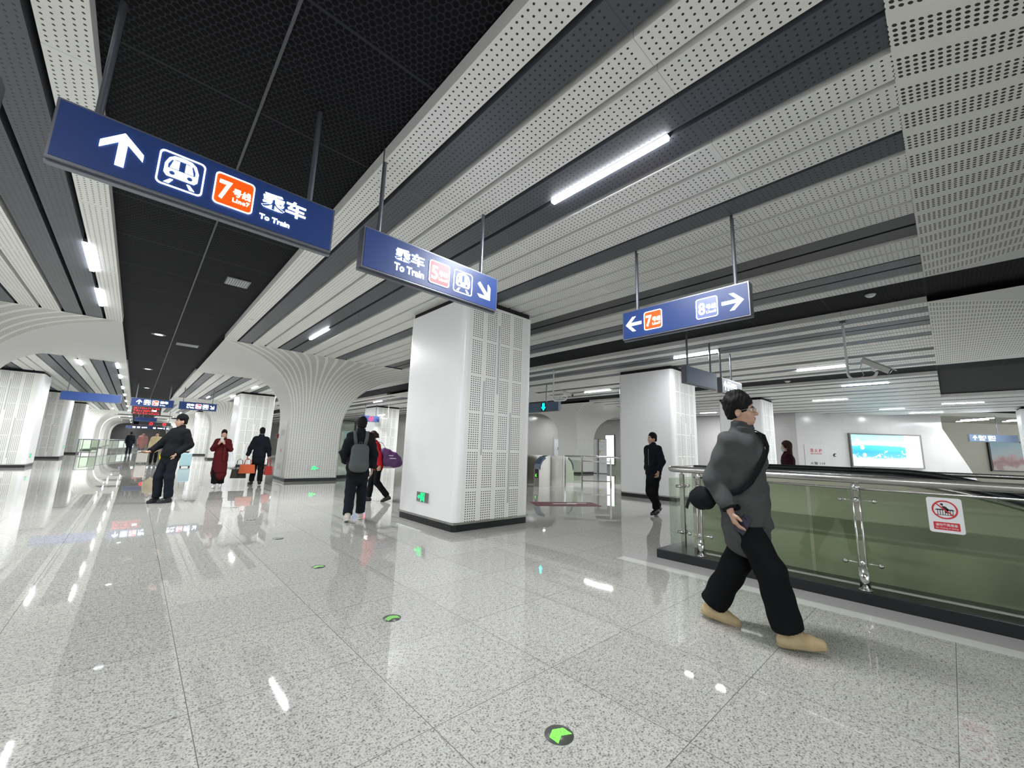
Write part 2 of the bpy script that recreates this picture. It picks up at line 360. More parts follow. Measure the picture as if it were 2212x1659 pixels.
# ---- square columns
def column(x0, y0, w=1.63, d=1.77, parts=True, slots=True):
    o = MB(); pts = rr(x0, y0, x0+w, y0+d, 0.10, 6); n = len(pts)
    o.add([(p[0], p[1], 0.135) for p in pts]+[(p[0], p[1], 3.75) for p in pts],
          [tuple(range(n, 2*n)), tuple(range(n-1, -1, -1))]+[(i, (i+1) % n, n+(i+1) % n, n+i) for i in range(n)])
    c = struct(o.obj('column', 'white')); soft(c, 0.004, 1)
    MB().box(x0+0.05, x0+w-0.05, y0+0.05, y0+d-0.05, 3.75, 4.0).obj('shadow_gap', 'void', c)
    q = rr(x0+0.012, y0+0.012, x0+w-0.012, y0+d-0.012, 0.06, 3); n = len(q)
    k = MB().add([(p[0], p[1], 0) for p in q]+[(p[0], p[1], 0.105) for p in q], [(i, (i+1) % n, n+(i+1) % n, n+i) for i in range(n)])
    k.obj('skirting', 'black', c)
    MB().box(x0+0.0, x0+w-0.0, y0+0.0, y0+d-0.0, 0.105, 0.135).obj('steel_band', 'steel', c)
    for face in (0, 1):
        p = MB().box(0, w-0.26, -0.006, 0.0, 0.14, 3.745).obj('perforated_panel', 'colperf', c, loc=(x0+0.13, y0, 0))
        if face: p.location = (x0+w-0.13, y0+d, 0); p.rotation_euler = (0, 0, PI)
        else:
            for sx, a, b in ((0.466, 1.17, 2.40), (0.768, 2.21, 3.44), (1.09, 0.375, 1.92)):
                MB().box(x0+sx, x0+sx+0.036, y0-0.009, y0-0.004, a, b).obj('vent_slot', 'slot', c)
    return c
column(3.70, 5.24)
column(3.70, 24.8); column(11.1, 5.24); column(11.1, 24.8); column(19.4, 5.24)
column(-4.65, 24.8); column(-4.65, 34.6); column(-4.65, 44.2); column(3.70, 44.4)
column(28.3, -4.2, 1.6, 1.9)

# ---- flared arch pillars
def sup(z, w, z0, n):
    z = np.asarray(z, float); q = np.clip((z-z0)/(ZC-z0), 0, 1); return w*np.power(np.maximum(0, 1-q**n), 1.0/n)
def arch(xl, xr, bl, br, yc, nl=3.0, nr=2.2, bands=21, base_half=0.75, dmax=2.7, closed=True):
    wl, wr = bl-xl, xr-br
    ph = np.linspace(0, PI/2, 30)
    z = np.concatenate([[0.135], np.linspace(0.3, 1.6, 5)[:-1], 1.6+(ZC-1.6)*np.sin(ph)**(2/3.0)])
    L = xl+sup(z, wl, 1.6, nl); Rr = xr-sup(z, wr, 1.6, nr)
    d = dmax-sup(z, dmax, 2.2, 3.0); d[z < 2.2] = 0
    N = 44
    root = struct(MB().box(bl+0.04, br-0.04, yc-base_half+0.04, yc+base_half-0.04, 0.0, 2.0).obj('arch_pillar', 'soffit'))
    for sgn in (-1, 1):
        mb = MB(); vs = []; uv = []
        along = np.concatenate([[0], np.cumsum(np.hypot(np.diff(z), np.diff(d)))])
        for i in range(len(z)):
            for j in range(N+1):
                s = j/N; vs.append((L[i]+(Rr[i]-L[i])*s, yc+sgn*(base_half+d[i]), z[i])); uv.append((s*bands, along[i]))
        fs = [(i*(N+1)+j, i*(N+1)+j+1, (i+1)*(N+1)+j+1, (i+1)*(N+1)+j) for i in range(len(z)-1) for j in range(N)]
        if sgn > 0: fs = [f[::-1] for f in fs]
        me = mb.add(vs, fs).mesh('fan_panel', 'fan', True)
        ul = me.uv_layers.new(name='UVMap')
        ul.data.foreach_set('uv', [c for lp in me.loops for c in uv[lp.vertex_index]])
        link('fan_panel', me, root)
    for X, flip in ((L, False), (Rr, True)):
        vs = []; K = 6
        for i in range(len(z)):
            for j in range(K+1): vs.append((X[i], yc+(j/K*2-1)*(base_half+d[i]), z[i]))
        fs = [(i*(K+1)+j, (i+1)*(K+1)+j, (i+1)*(K+1)+j+1, i*(K+1)+j+1) for i in range(len(z)-1) for j in range(K)]
        if flip: fs = [f[::-1] for f in fs]
        MB().add(vs, fs).obj('soffit', 'soffit', root, True)
    MB().box(bl-0.005, br+0.005, yc-base_half-0.005, yc+base_half+0.005, 0.0, 0.105).obj('skirting', 'black', root)
    MB().box(bl-0.003, br+0.003, yc-base_half-0.003, yc+base_half+0.003, 0.105, 0.135).obj('steel_band', 'steel', root)
    return root
archA = arch(1.34, 7.85, 3.80, 5.46, 15.85)
arch(1.34, 7.85, 3.80, 5.46, -3.45); arch(9.12, 15.36, 11.2, 12.9, -3.45, nr=2.6)
arch(9.12, 15.36, 11.2, 12.9, 15.85); arch(16.9, 24.0, 19.4, 21.0, 15.85)
arch(1.34, 7.85, 3.80, 5.46, 35.35); arch(1.34, 7.85, 3.80, 5.46, 54.8)
arch(-7.09, -0.56, -4.68, -3.02, 15.85, 2.2, 3.0)
for yy in (57.0, 66.0, 75.0, 84.0, 93.0): arch(-7.09, -0.56, -4.68, -3.02, yy, 2.2, 3.0)
for yy in (64.0, 73.0, 82.0, 91.0): arch(1.34, 7.85, 3.80, 5.46, yy)
# floor borders beside the escalator
struct(MB().box(4.50, 4.66, -6, 2.9, 0.0005, 0.0015).obj('trim_2', 'whitestone'))
struct(MB().box(4.66, 4.97, -6, 2.9, 0.0005, 0.0012).obj('trim_3', 'trimstone'))

# ================================================================== LAMPS
def lamp(x, y, L, watt, label=None, group=None, z=ZC, rz=0.0, w=0.055, key=None):
    t = thing('linear_lamp', label or 'slim linear ceiling lamp, added to carry the rows on and brighten the hall', 'lamp', (x, y, z), rz, group)
    b = MB().box(-w/2-0.004, w/2+0.004, -L/2-0.012, L/2+0.012, 0.002, 0.05); b.obj('housing', 'greymetal', t)
    d = MB(); p = rr(-w/2, -0.022, w/2, 0.004, 0.008, 2); n = len(p)
    d.add([(q[0], -L/2, q[1]) for q in p]+[(q[0], L/2, q[1]) for q in p], [tuple(range(n)), tuple(range(2*n-1, n-1, -1))]+[(i, n+i, n+(i+1) % n, (i+1) % n) for i in range(n)])
    d.obj('diffuser', 'lamp', t)
    if watt > 0:
        ld = bpy.data.lights.new('lamp_light', 'AREA'); ld.shape = 'RECTANGLE'; ld.size = w; ld.size_y = L; ld.energy = watt; ld.color = (0.97, 0.985, 1.0)
        lo = bpy.data.objects.new('lamp_light', ld); COL.objects.link(lo); lo.parent = t; lo.location = (0, 0, -0.026)
    return t
P = LAMP_WATT
GL = 'linear lamps in the ceiling gaps'
lamp(2.88, 1.95, 1.25, P*.95, 'large bright linear lamp between the two dark ceiling strips, nearest the camera', GL)
lamp(2.87, 9.95, 1.28, P*1.5, 'linear lamp between dark ceiling strips in front of the flared arch pillar', GL)
lamp(-0.845, 8.27, 1.22, P*.65, 'linear lamp beside the dark mesh band, upper left, nearer of the close pair', GL)
lamp(-0.845, 10.55, 1.22, P*.75, 'linear lamp just in front of the left white arch, farther of the close pair', GL)
lamp(-1.79, 7.15, 1.22, P*.6, 'linear lamp cut by the left edge of the picture, between white strips', GL)
lamp(-1.79, 20.5, 1.25, P*1.0, 'linear lamp seen under the left arch, left of the row beside the mesh band', GL)
for y in (20.2, 23.7, 28.8, 33.5, 39.0, 45.0, 52.0):
    lamp(-0.83, y, 1.3, P*.8, 'linear lamp in the receding row left of the dark mesh band, beyond the left arch', 'receding lamps beyond the left arch')
lamp(3.85, 22.3, 1.1, P*.9, 'small bright linear lamp at the rim of the arch, above the square column', GL)
lamp(3.83, 27.9, 1.25, P*1.2, 'linear lamp above the left top corner of the square column behind the arch', GL)
lamp(2.88, 42.0, 1.25, P*2, 'small linear lamp below the far To Train sign, in front of the far arch', GL)
lamp(10.34, 4.24, 1.12, P*.45, 'linear lamp above the square column behind the blank hanging sign', GL)
lamp(14.08, 2.27, 1.12, P*1.2, 'linear lamp to the left of the hanging camera at right', GL)
lamp(14.05, 9.9, 1.28, P*2.0, 'linear lamp behind the bent camera pole, right of the nearest column', GL)
lamp(10.15, 22.6, 1.1, P*1.1, 'small linear lamp above the sign with the red ring', GL)
lamp(17.9, 1.73, 1.2, P, 'linear lamp below the hanging camera, in the blue glow on the ceiling', GL)
lamp(21.86, 3.31, 1.2, P, 'linear lamp right of the farthest square column, over the hydrant wall', GL)
lamp(27.0, 1.7, 0.9, P*.5, 'short linear lamp over the middle of the lit advert wall', GL)
lamp(25.62, -0.6, 1.2, P*.35, 'linear lamp above the exit passage at far right', GL)
lamp(29.6, 0.6, 1.2, P*.5, 'faint thin linear lamp at the top edge of the slanting wall', GL)
lamp(22.8, 18.4, 1.2, P*1.0, 'linear lamp seen through the arch beside the green down arrow sign', GL)
lamp(20.3, 18.0, 1.1, P*1.0, 'short linear lamp lower left in the arch beside the green down arrow sign', GL)
lamp(24.9, 9.6, 0.9, P*1.4, 'linear lamp between the two far square columns, behind the walking man', GL)
for (x, y, L, s) in ((31.6, -1.15, 1.5, 'left pair, front'), (32.6, -1.0, 1.5, 'left pair, back'), (32.6, -2.7, 1.3, 'right pair, front'), (33.4, -2.6, 1.3, 'right pair, back')):
    lamp(x, y, L, 26, 'twin tube lamp in the exit passage, '+s, 'exit passage lamps', 3.60, -0.77, 0.08)
# rows carried on out of view, plus lamps added to brighten the far hall
for (x, y) in ((2.88, -6.1), (-1.79, -1.0), (-3.98, 4.5), (-3.98, -4.5), (10.34, -5.2), (14.08, -6), (2.88, 30), (14.08, 22), (10.2, 32), (6.6, 26), (10.2, 44), (2.88, 50), (-0.83, 66), (-0.83, 78), (-0.83, 90), (-5.5, 9.0), (-5.5, 22), (-1.79, 50), (-1.79, 60), (-1.79, 70), (-1.79, 82), (-3.9, 54), (2.88, 60), (2.88, 70), (2.88, 84)):
    lamp(x, y, 1.25, P*(1.0 if y < 0 else (1.6 if y < 40 else 2.6)), None, 'added lamps that carry the rows on and brighten the hall')

# ================================================================== HANGING SIGNS
TRAIN = [(-0.082, -0.05)]
def arrow_poly(s=1.0, ang=0.0, cx=0.0, cz=0.0, thick=1.0):
    p = [(0, .116), (.096, .020), (.096, -.026), (.0195, .049), (.0195, -.104), (-.0195, -.104), (-.0195, .049), (-.096, -.026), (-.096, .020)]
    c, q = math.cos(ang), math.sin(ang)
    return [(cx+s*(x*c-z*q), cz+s*(x*q+z*c)) for x, z in p]
def train_polys(cx, cz, k=1.0):
    T = lambda pts: [(cx+k*x, cz+k*z) for x, z in pts]
    body = [(-.086, -.03), (-.070, -.050), (.070, -.050), (.086, -.03), (.086, .03), (.070, .075), (.045, .096), (.0, .102), (-.045, .096), (-.070, .075), (-.086, .03)]
    band = [(-.070, .004), (.070, .004), (.070, .035), (.056, .068), (.03, .078), (-.03, .078), (-.056, .068), (-.070, .035)]
    wl = [(-.060, .012), (-.016, .012), (-.016, .070), (-.046, .066)]; wr = [(-x, z) for x, z in wl][::-1]
    fl = [(-.078, -.098), (-.052, -.098), (-.034, -.066), (-.050, -.066)]; fr = [(-x, z) for x, z in fl][::-1]
    return [T(body), T(band), T(circ(-.045, -.022, .015, 16)), T(circ(.045, -.022, .015, 16))], [T(wl)], [T(wr)], [T(fl)], [T(fr)]
def frame_poly(cx, cz, h=0.118, t=0.0085, r=0.028):
    return [rr(cx-h, cz-h, cx+h, cz+h, r), rr(cx-h+t, cz-h+t, cx+h-t, cz+h-t, r-t*.6)]
def sign_body(name, label, loc, rz, L, z0, z1, rods, face='signblue', D=0.11, group='hanging signs', rodmat='housing', rod_top=3.99):
    t = thing(name, label, 'sign', loc, rz, group); h = (z1-z0)/2
    b = MB(); b.box(-L/2, L/2, 0.0, D, -h, -h+0.02); b.box(-L/2, L/2, 0.0, D, h-0.02, h); b.box(-L/2, -L/2+0.02, 0, D, -h+.02, h-.02); b.box(L/2-0.02, L/2, 0, D, -h+.02, h-.02)
    b.box(-L/2-0.006, L/2+0.006, D*0.35, D*0.65, -h-0.012, -h)
    b.box(-L/2+.02, L/2-.02, D*.2, D*.8, -h+.02, h-.02)
    b.obj('housing', 'housing', t)
    MB().box(-L/2+0.012, L/2-0.012, -0.004, 0.004, -h+0.012, h-0.012).obj('face_panel', face, t)
    MB().box(-L/2+0.012, L/2-0.012, D-0.004, D+0.004, -h+0.012, h-0.012).obj('back_panel', face, t)
    for x in rods:
        r = MB().cyl((x, D/2, h), (x, D/2, rod_top-loc[2]), 0.019, 14); r.box(x-0.03, x+0.03, D/2-0.03, D/2+0.03, h, h+0.012); r.obj('rod', rodmat, t)
    return t
YF = -0.006
def lit(t, name, polys_list, m, texts=()):
    mb = MB()
    for p in polys_list: put_shape(mb, p, YF)
    for tx in texts: put_text(mb, *tx[:5], y=YF, **(tx[5] if len(tx) > 5 else {}))
    return mb.obj(name, m, t)
def line_badge(t, cx, cz, digit, fill, name='line_badge'):
    mb = MB(); put_shape(mb, [rr(cx-.112, cz-.110, cx+.112, cz+.110, .024)], YF)
    b = mb.obj(name, fill, t)
    m2 = MB(); put_shape(m2, frame_poly(cx, cz, .116, .0075, .028), YF-0.004); m2.obj('badge_frame', 'lit', b)
    m3 = MB(); Y2 = YF-0.004
    put_text(m3, digit, cx-.090, cz-.072, cx-.018, cz+.066, Y2, 0.02)
    put_text(m3, '号线', cx-.008, cz-.022, cx+.098, cz+.036, Y2, 0.012)
    put_text(m3, 'Line'+digit, cx-.006, cz-.066, cx+.096, cz-.036, Y2, 0.025, space=1.12)
    m3.obj('badge_lettering', 'lit', b)
    return b
def to_train(t, x0, x1, cz=0.0):
    return lit(t, 'lettering', [], 'lit', [('乘车', x0, cz-.012, x1, cz+.112, dict(bold=0.022)), ('To Train', x0, cz-.112, x0+(x1-x0)*.98 if x1-x0 < .31 else x1, cz-.046, dict(bold=0.028))])
# sign 1: up arrow, train, line 7
S1 = sign_body('hanging_sign', 'large blue lit sign with up arrow, orange 7 badge, upper left corner', (0.187, 3.24, 2.975), 0, 1.53, 2.79, 3.16, (-0.608, 0.58), rod_top=4.0)
lit(S1, 'arrow', [[arrow_poly(1, 0, -.478, .003)]], 'lit')
lit(S1, 'train_symbol', [frame_poly(-.197, .003), *train_polys(-.197, .003)], 'lit')
line_badge(S1, .092, 0, '7', 'orange')
lit(S1, 'lettering', [], 'lit', [('乘车', .256, -.014, .553, .112, dict(bold=0.022)), ('To Train', .254, -.112, .452, -.072, dict(bold=0.03))])
# sign 2: line 5
S2 = sign_body('hanging_sign', 'blue lit sign with red 5 badge and down-right arrow, above the nearest column', (1.962, 3.24, 2.95), 0, 1.515, 2.765, 3.14, (-0.61, 0.56), rod_top=3.99)
lit(S2, 'lettering', [], 'lit', [('乘车', -.466, -.012, -.166, .105, dict(bold=0.022)), ('To Train', -.466, -.118, -.163, -.046, dict(bold=0.028))])
line_badge(S2, .004, -.006, '5', 'red')
lit(S2, 'train_symbol', [frame_poly(.290, -.006), *train_polys(.290, -.006)], 'lit')
lit(S2, 'arrow', [[arrow_poly(1.02, math.radians(-135), .568, -.012)]], 'lit')
# sign 3: line 7 left, line 8 right, seen face on to -x
S3 = sign_body('hanging_sign', 'blue lit sign with orange 7 badge at left and 8 badge at right', (4.42, 1.975, 2.88), -PI/2, 1.475, 2.69, 3.06, (-0.555, 0.60), rod_top=3.98)
lit(S3, 'arrow', [[arrow_poly(.98, PI/2, -.575, .002)]], 'lit')
line_badge(S3, -.318, 0, '7', 'orange')
line_badge(S3, .315, -.004, '8', 'badgeblue')
lit(S3, 'arrow', [[arrow_poly(.98, -PI/2, .572, -.002)]], 'lit')
# the same pair again far down the hall
c = copy_tree(S1); c.location = (0.39, 25.5, 2.955); c['label'] = 'far blue lit sign with up arrow and 7 badge, above the red display'
c = copy_tree(S2); c.location = (2.11, 25.5, 2.955); c['label'] = 'far blue lit sign with 5 badge, hanging right of the red display'
led = thing('led_display', 'black display with red lit text lines under the far line 7 sign', 'display', (0.24, 25.5, 2.575))
MB().box(-0.53, 0.50, 0, 0.12, -0.17, 0.178).obj('housing', 'black', led)
for r in range(3):
    mb = MB(); x = -0.47; z = 0.10-r*0.115
    while x < 0.42:
        w = random.uniform(0.03, 0.06)
        for k in range(5):
            if random.random() < .62: mb.box(x, x+w, -0.006, 0.0, z-0.036+k*.016, z-0.036+k*.016+.008)
        x += w+random.uniform(0.02, 0.04)
    mb.obj('red_text', 'ledred', led)
MB().box(0.17, 0.33, -0.008, -0.002, -0.02, 0.04).obj('white_text', 'lit', led)
# blank grey-blue sign
S4 = sign_body('hanging_sign', 'blank grey-blue hanging sign with no text, in front of the right columns', (8.93, 3.53, 2.955), 0.0-0.09, 1.34, 2.77, 3.14, (-0.50, 0.50), 'signgrey', rod_top=3.98)
# exit sign over the walking man
S5 = sign_body('hanging_sign', 'small lit exit sign with up arrow, just above the walking man', (10.66, 3.50, 2.96), -0.05, 1.2, 2.78, 3.14, (-0.50, 0.10), 'signgrey', rod_top=3.98)
lit(S5, 'arrow', [[arrow_poly(1.0, 0, -.42, 0)]], 'lit')
lit(S5, 'exit_symbol', [frame_poly(-.18, 0, .11, .012, .02), [arrow_poly(.65, 0, -.18, 0.01)]], 'lit')
lit(S5, 'lettering', [], 'lit', [('出口', -.03, -.02, .22, .105, dict(bold=.02)), ('Exit', 0.0, -.105, .18, -.045, dict(bold=.02))])
# green arrow sign over the gates
S6 = sign_body('gate_sign', 'dark grey gate sign with a lit cyan down arrow, right of the nearest column', (11.42, 10.85, 2.96), -PI/2-0.04, 2.2, 2.79, 3.14, (0.40, -0.6), 'signgrey', D=0.14, rod_top=3.98)
MB().box(0.20, 0.46, -0.010, -0.004, -0.155, 0.155).obj('screen', 'black', S6)
YF = -0.012
lit(S6, 'arrow', [[[(.33+x*1.15, z*1.15) for x, z in [(0, -.125), (.105, -.01), (.05, -.01), (.05, .12), (-.05, .12), (-.05, -.01), (-.105, -.01)]]]], 'cyan')
YF = -0.006
# ring sign
S7 = sign_body('gate_sign', 'small blue sign with a lit red no-entry ring, behind the backpack man', (10.6, 24.5, 2.95), -0.38, 1.1, 2.77, 3.14, (-0.33, 0.33), 'signplain', rod_top=3.98)
lit(S7, 'red_ring', [[circ(0.06, 0, .15), circ(0.06, 0, .105)], [rr(-.02, -.02, .14, .02, .01)]], 'ledred')
# plain blue beam sign at left
S8 = sign_body('hanging_sign', 'long plain blue hanging sign without text at the left columns', (-1.67, 26.0, 3.04), -0.08, 1.93, 2.85, 3.23, (-0.78,), 'signplain', rod_top=3.98)
# left-edge fragment
S12 = sign_body('hanging_sign', 'blue sign of which only an end shows at the left picture edge', (-1.53, 3.24, 2.955), 0, 1.5, 2.77, 3.14, (-0.6, 0.42), rod_top=3.98)
# small far signs down the hall
S13 = sign_body('hanging_sign', 'far plain dark navy sign behind the red display', (0.47, 47.8, 2.96), 0, 1.46, 2.78, 3.14, (-.5, .5), 'signblue')
S14 = sign_body('gate_sign', 'far black sign with two lit red rings above the ticket gates', (1.15, 48.4, 2.62), 0, 2.15, 2.47, 2.76, (), 'black')
for cx in (-0.28, 0.62): lit(S14, 'red_ring', [[circ(cx, 0, .13), circ(cx, 0, .06)]], 'ledred')
MB().cyl((-0.9, 0.05, .14), (-0.9, .05, 1.35), .02, 10).obj('rod', 'housing', S14); MB().cyl((0.9, 0.05, .14), (0.9, .05, 1.35), .02, 10).obj('rod', 'housing', S14)
for (x, y, L, lb) in ((0.2, 82, 3.6, 'leftmost of three tiny lit signs at the far end of the hall'), (2.0, 82.5, 2.6, 'middle of three tiny lit signs at the far end of the hall'), (3.6, 84, 3.0, 'rightmost of three tiny lit signs at the far end of the hall')):
    s = sign_body('hanging_sign', lb, (x, y, 2.95), 0, L*.8, 2.77, 3.14, (-.8, .8), 'signblue')
    lit(s, 'lettering', [[rr(-.7, -.1, -.4, .1, .02)], [rr(-.2, -.1, .1, .1, .02)], [rr(.3, -.06, .9, .06, .02)]], 'lit')
# exit sign in the passage
S11 = sign_body('hanging_sign', 'dark lit exit sign with up arrow over the poster at far right', (34.3, -1.75, 2.72), WROT, 2.6, 2.53, 2.93, (0.3,), 'signgrey', rod_top=3.95)
YF = -0.008
lit(S11, 'arrow', [[arrow_poly(1.15, 0, -1.02, 0.0)]], 'lit')
lit(S11, 'lettering', [], 'lit', [('出口', -.82, -.02, -.44, .14, dict(bold=.02)), ('Exit', -.78, -.13, -.5, -.05, dict(bold=.02)), ('出口', -.32, -.02, .06, .14, dict(bold=.02)), ('Exit', -.3, -.13, .05, -.05, dict(bold=.02))])
YF = -0.006

# ================================================================== ESCALATOR AND GUARD RAIL
esc = thing('escalator', 'escalator with olive side cladding and black handrail behind the glass guard', 'escalator', (5.45, 0, 0))
prof = []
for y in np.linspace(2.35, -1.80, 44):
    if y > 0.5: z = 1.055
    else:
        t = 0.5-y; z = 1.055-(0.20*t*t if t < 1.4 else 0.20*1.96+0.56*(t-1.4))
    prof.append((y, z))
poly = [(y, max(z, 0.12)) for y, z in prof]
def yz_prism(mb, poly, x0, x1):
    n = len(poly); vs = [(x0, p[0], p[1]) for p in poly]+[(x1, p[0], p[1]) for p in poly]
    mb.add(vs, [tuple(range(n)), tuple(range(2*n-1, n-1, -1))]+[(i, n+i, n+(i+1) % n, (i+1) % n) for i in range(n)]); return mb
yz_prism(MB(), [(2.35, 0.105)]+poly+[(-1.8, 0.105)], 0.0, 0.10).obj('side_panel', 'cladding', esc)
MB().tube([(0.0, y, z+0.012) for y, z in prof], 0.018, 8).obj('edge_trim', 'steel', esc, True)
MB().tube([(0.09, y, z+0.058) for y, z in prof], 0.032, 10).obj('handrail', 'rubber', esc, True)
yz_prism(MB(), [(y, z+0.06) for y, z in prof]+[(y, z-0.02) for y, z in prof[::-1]], 0.07, 0.10).obj('balustrade', 'darksteel', esc)
yz_prism(MB(), [(2.35, 0.105)]+poly+[(-1.8, 0.105)], 1.55, 1.65).obj('side_panel', 'cladding', esc)
MB().tube([(1.56, y, z+0.085) for y, z in prof], 0.042, 10).obj('handrail', 'rubber', esc, True)
MB().box(0.10, 1.55, -1.8, 2.2, 0.105, 0.125).obj('comb_plate', 'darksteel', esc)
pl = MB().box(4.97, 8.2, -6.0, 2.62, 0, 0.105).obj('plinth_base', 'black'); struct(pl); soft(pl, 0.006)
RX = 5.06
g = thing('guard_rail', 'near glass guard rail with thick steel handrail around the escalator', 'railing', (0, 0, 0))
MB().tube([(5.9, 2.50, 1.09), (5.28, 2.50, 1.09), (5.16, 2.485, 1.09), (5.085, 2.42, 1.09), (RX, 2.30, 1.09), (RX, -6, 1.09)], 0.038, 16).obj('handrail', 'steel', g, True)
MB().tube([(RX, 2.16, 1.005), (RX, -6, 1.005)], 0.011, 8).obj('glass_edge_trim', 'steel', g, True)
def spider(mb, x, y, z, sgn=(-1, 1)):
    mb.ball((x, y, z), 0.027, 12)
    for s in sgn: mb.cyl((x, y, z), (x, y+s*0.15, z), 0.005, 8); mb.ball((x, y+s*0.125, z), 0.022, 10); mb.cyl((x-0.03, y+s*0.125, z), (x+0.03, y+s*0.125, z), 0.012, 8)
for y in (2.10, 0.638, -0.83):
    p = MB(); p.box(RX-0.036, RX-0.010, y-0.030, y-0.016, 0.105, 1.02); p.box(RX-0.036, RX-0.010, y+0.016, y+0.030, 0.105, 1.02)
    p.box(RX-0.042, RX-0.004, y-0.035, y+0.035, 0.105, 0.30); p.ball((RX-0.02, y, 1.02), 0.036, 14); p.cyl((RX-.02, y, 1.02), (RX, y, 1.07), 0.014, 10)
    o = p.obj('post', 'chrome', g, True)
    for z in (0.90, 0.34): q = MB(); spider(q, RX-0.02, y, z); q.obj('spider_clamp', 'chrome', o, True)
    q = MB(); q.cyl((RX-.02, y, .105), (RX-.02, y, .115), 0.05, 16)
    for dz in (.17, .26): q.cyl((RX-.052, y, dz), (RX+.01, y, dz), 0.008, 8)
    q.obj('base_plate', 'chrome', o, True)
o = MB().box(5.385, 5.435, 2.44, 2.49, 0.105, 1.02).obj('post', 'chrome', g); soft(o, 0.004)
for z in (0.86, 0.28): q = MB(); q.cyl((5.35, 2.465, z), (5.47, 2.465, z), 0.016, 10); q.cyl((5.36, 2.44, z), (5.36, 2.52, z), 0.02, 10); q.cyl((5.46, 2.44, z), (5.46, 2.52, z), 0.02, 10); q.obj('clamp', 'chrome', o, True)
MB().box(5.40, 5.42, 2.455, 2.475, 1.02, 1.07).obj('rail_bracket', 'chrome', o)
MB().box(5.17, 5.95, 2.52, 2.532, 0.14, 0.97).obj('glass_pane', 'glass', g)
for a, b in ((2.07, 1.03), (1.00, 0.66), (0.62, -0.80), (-0.85, -2.3)):
    MB().box(RX+0.004, RX+0.016, b, a, 0.15, 0.995).obj('glass_pane', 'glass', g)
MB().box(RX+0.0, RX+0.022, -6, 2.07, 0.135, 0.152).obj('glass_channel', 'chrome', g)
g2 = thing('guard_rail', 'far steel guard rail on the other side of the escalator', 'railing', (0, 0, 0))
MB().tube([(8.15, 3.0, 1.12), (8.15, -6, 1.12)], 0.03, 12).obj('handrail', 'steel', g2, True)
for y in (2.9, 1.45, 0.0, -1.45):
    p = MB(); p.box(8.125, 8.175, y-.02, y+.02, 0.0, 1.05); p.cyl((8.15, y, 1.05), (8.15, y, 1.11), .012, 8); o = p.obj('post', 'chrome', g2)
    q = MB(); spider(q, 8.12, y, .95); q.obj('spider_clamp', 'chrome', o, True)
MB().box(8.16, 8.172, -6, 2.85, 0.15, 1.0).obj('glass_pane', 'glass', g2)

def no_climb(name, label, loc, rz, w, h):
    t = thing(name, label, 'sticker', loc, rz)
    mb = MB(); put_shape(mb, [rr(-w/2, -h/2, w/2, h/2, .018)], 0.0, 0, 0.001); mb.obj('backing', 'paper', t)
    r = w*.37; cz = h*.16
    k = MB(); y = -0.002
    put_shape(k, [[(-r*.75, cz-r*.02), (-r*.62, cz+r*.06), (r*.62, cz+r*.06), (r*.75, cz-r*.06), (r*.7, cz-r*.08), (-r*.7, cz-.06*r)]], y, 0, .0005)
    for i in range(7): x = -r*.58+i*r*.193; put_shape(k, [[(x, cz-r*.55), (x+r*.05, cz-r*.55), (x+r*.05, cz), (x, cz)]], y, 0, .0005)
    put_shape(k, [[(-r*.65, cz-r*.6), (r*.65, cz-r*.6), (r*.65, cz-r*.55), (-r*.65, cz-r*.55)]], y, 0, .0005)
    put_shape(k, [circ(-r*.18, cz+r*.56, r*.12, 14)], y, 0, .0005)
    put_shape(k, [[(-r*.18, cz+r*.42), (r*.12, cz+r*.34), (r*.3, cz+r*.1), (r*.25, cz-.35*r), (r*.05, cz-.35*r), (r*.02, cz), (-r*.12, cz+r*.1)]], y, 0, .0005)
    k.obj('pictogram', 'stickblack', t)
    q = MB(); put_shape(q, [circ(0, cz, r, 40), circ(0, cz, r*.86, 40)], -0.003, 0, .0005)
    c, s = math.cos(-PI/4), math.sin(-PI/4); bar = [(-r*.9, -r*.06), (r*.9, -r*.06), (r*.9, r*.06), (-r*.9, r*.06)]
    put_shape(q, [[(x*c-z*s, cz+x*s+z*c) for x, z in bar]], -0.0035, 0, .0005); q.obj('prohibition_ring', 'stickred', t)
    q = MB(); put_shape(q, [rr(-w*.37, -h*.42, w*.37, -h*.20, .004, 2)], -0.002, 0, .0005); b = q.obj('caption_bar', 'stickred', t)
    q = MB(); put_text(q, '请勿攀爬倚靠', -w*.31, -h*.315, w*.31, -h*.235, -.003, .01, 0, .0004); put_text(q, 'No climbing or leaning', -w*.31, -h*.395, w*.31, -h*.34, -.003, 0, 0, .0004); q.obj('caption', 'paper', b)
    return t
no_climb('warning_sticker', 'white no climbing sticker with red ring on the near glass guard', (RX-0.002, 0.073, 0.835), -PI/2, 0.205, 0.285)

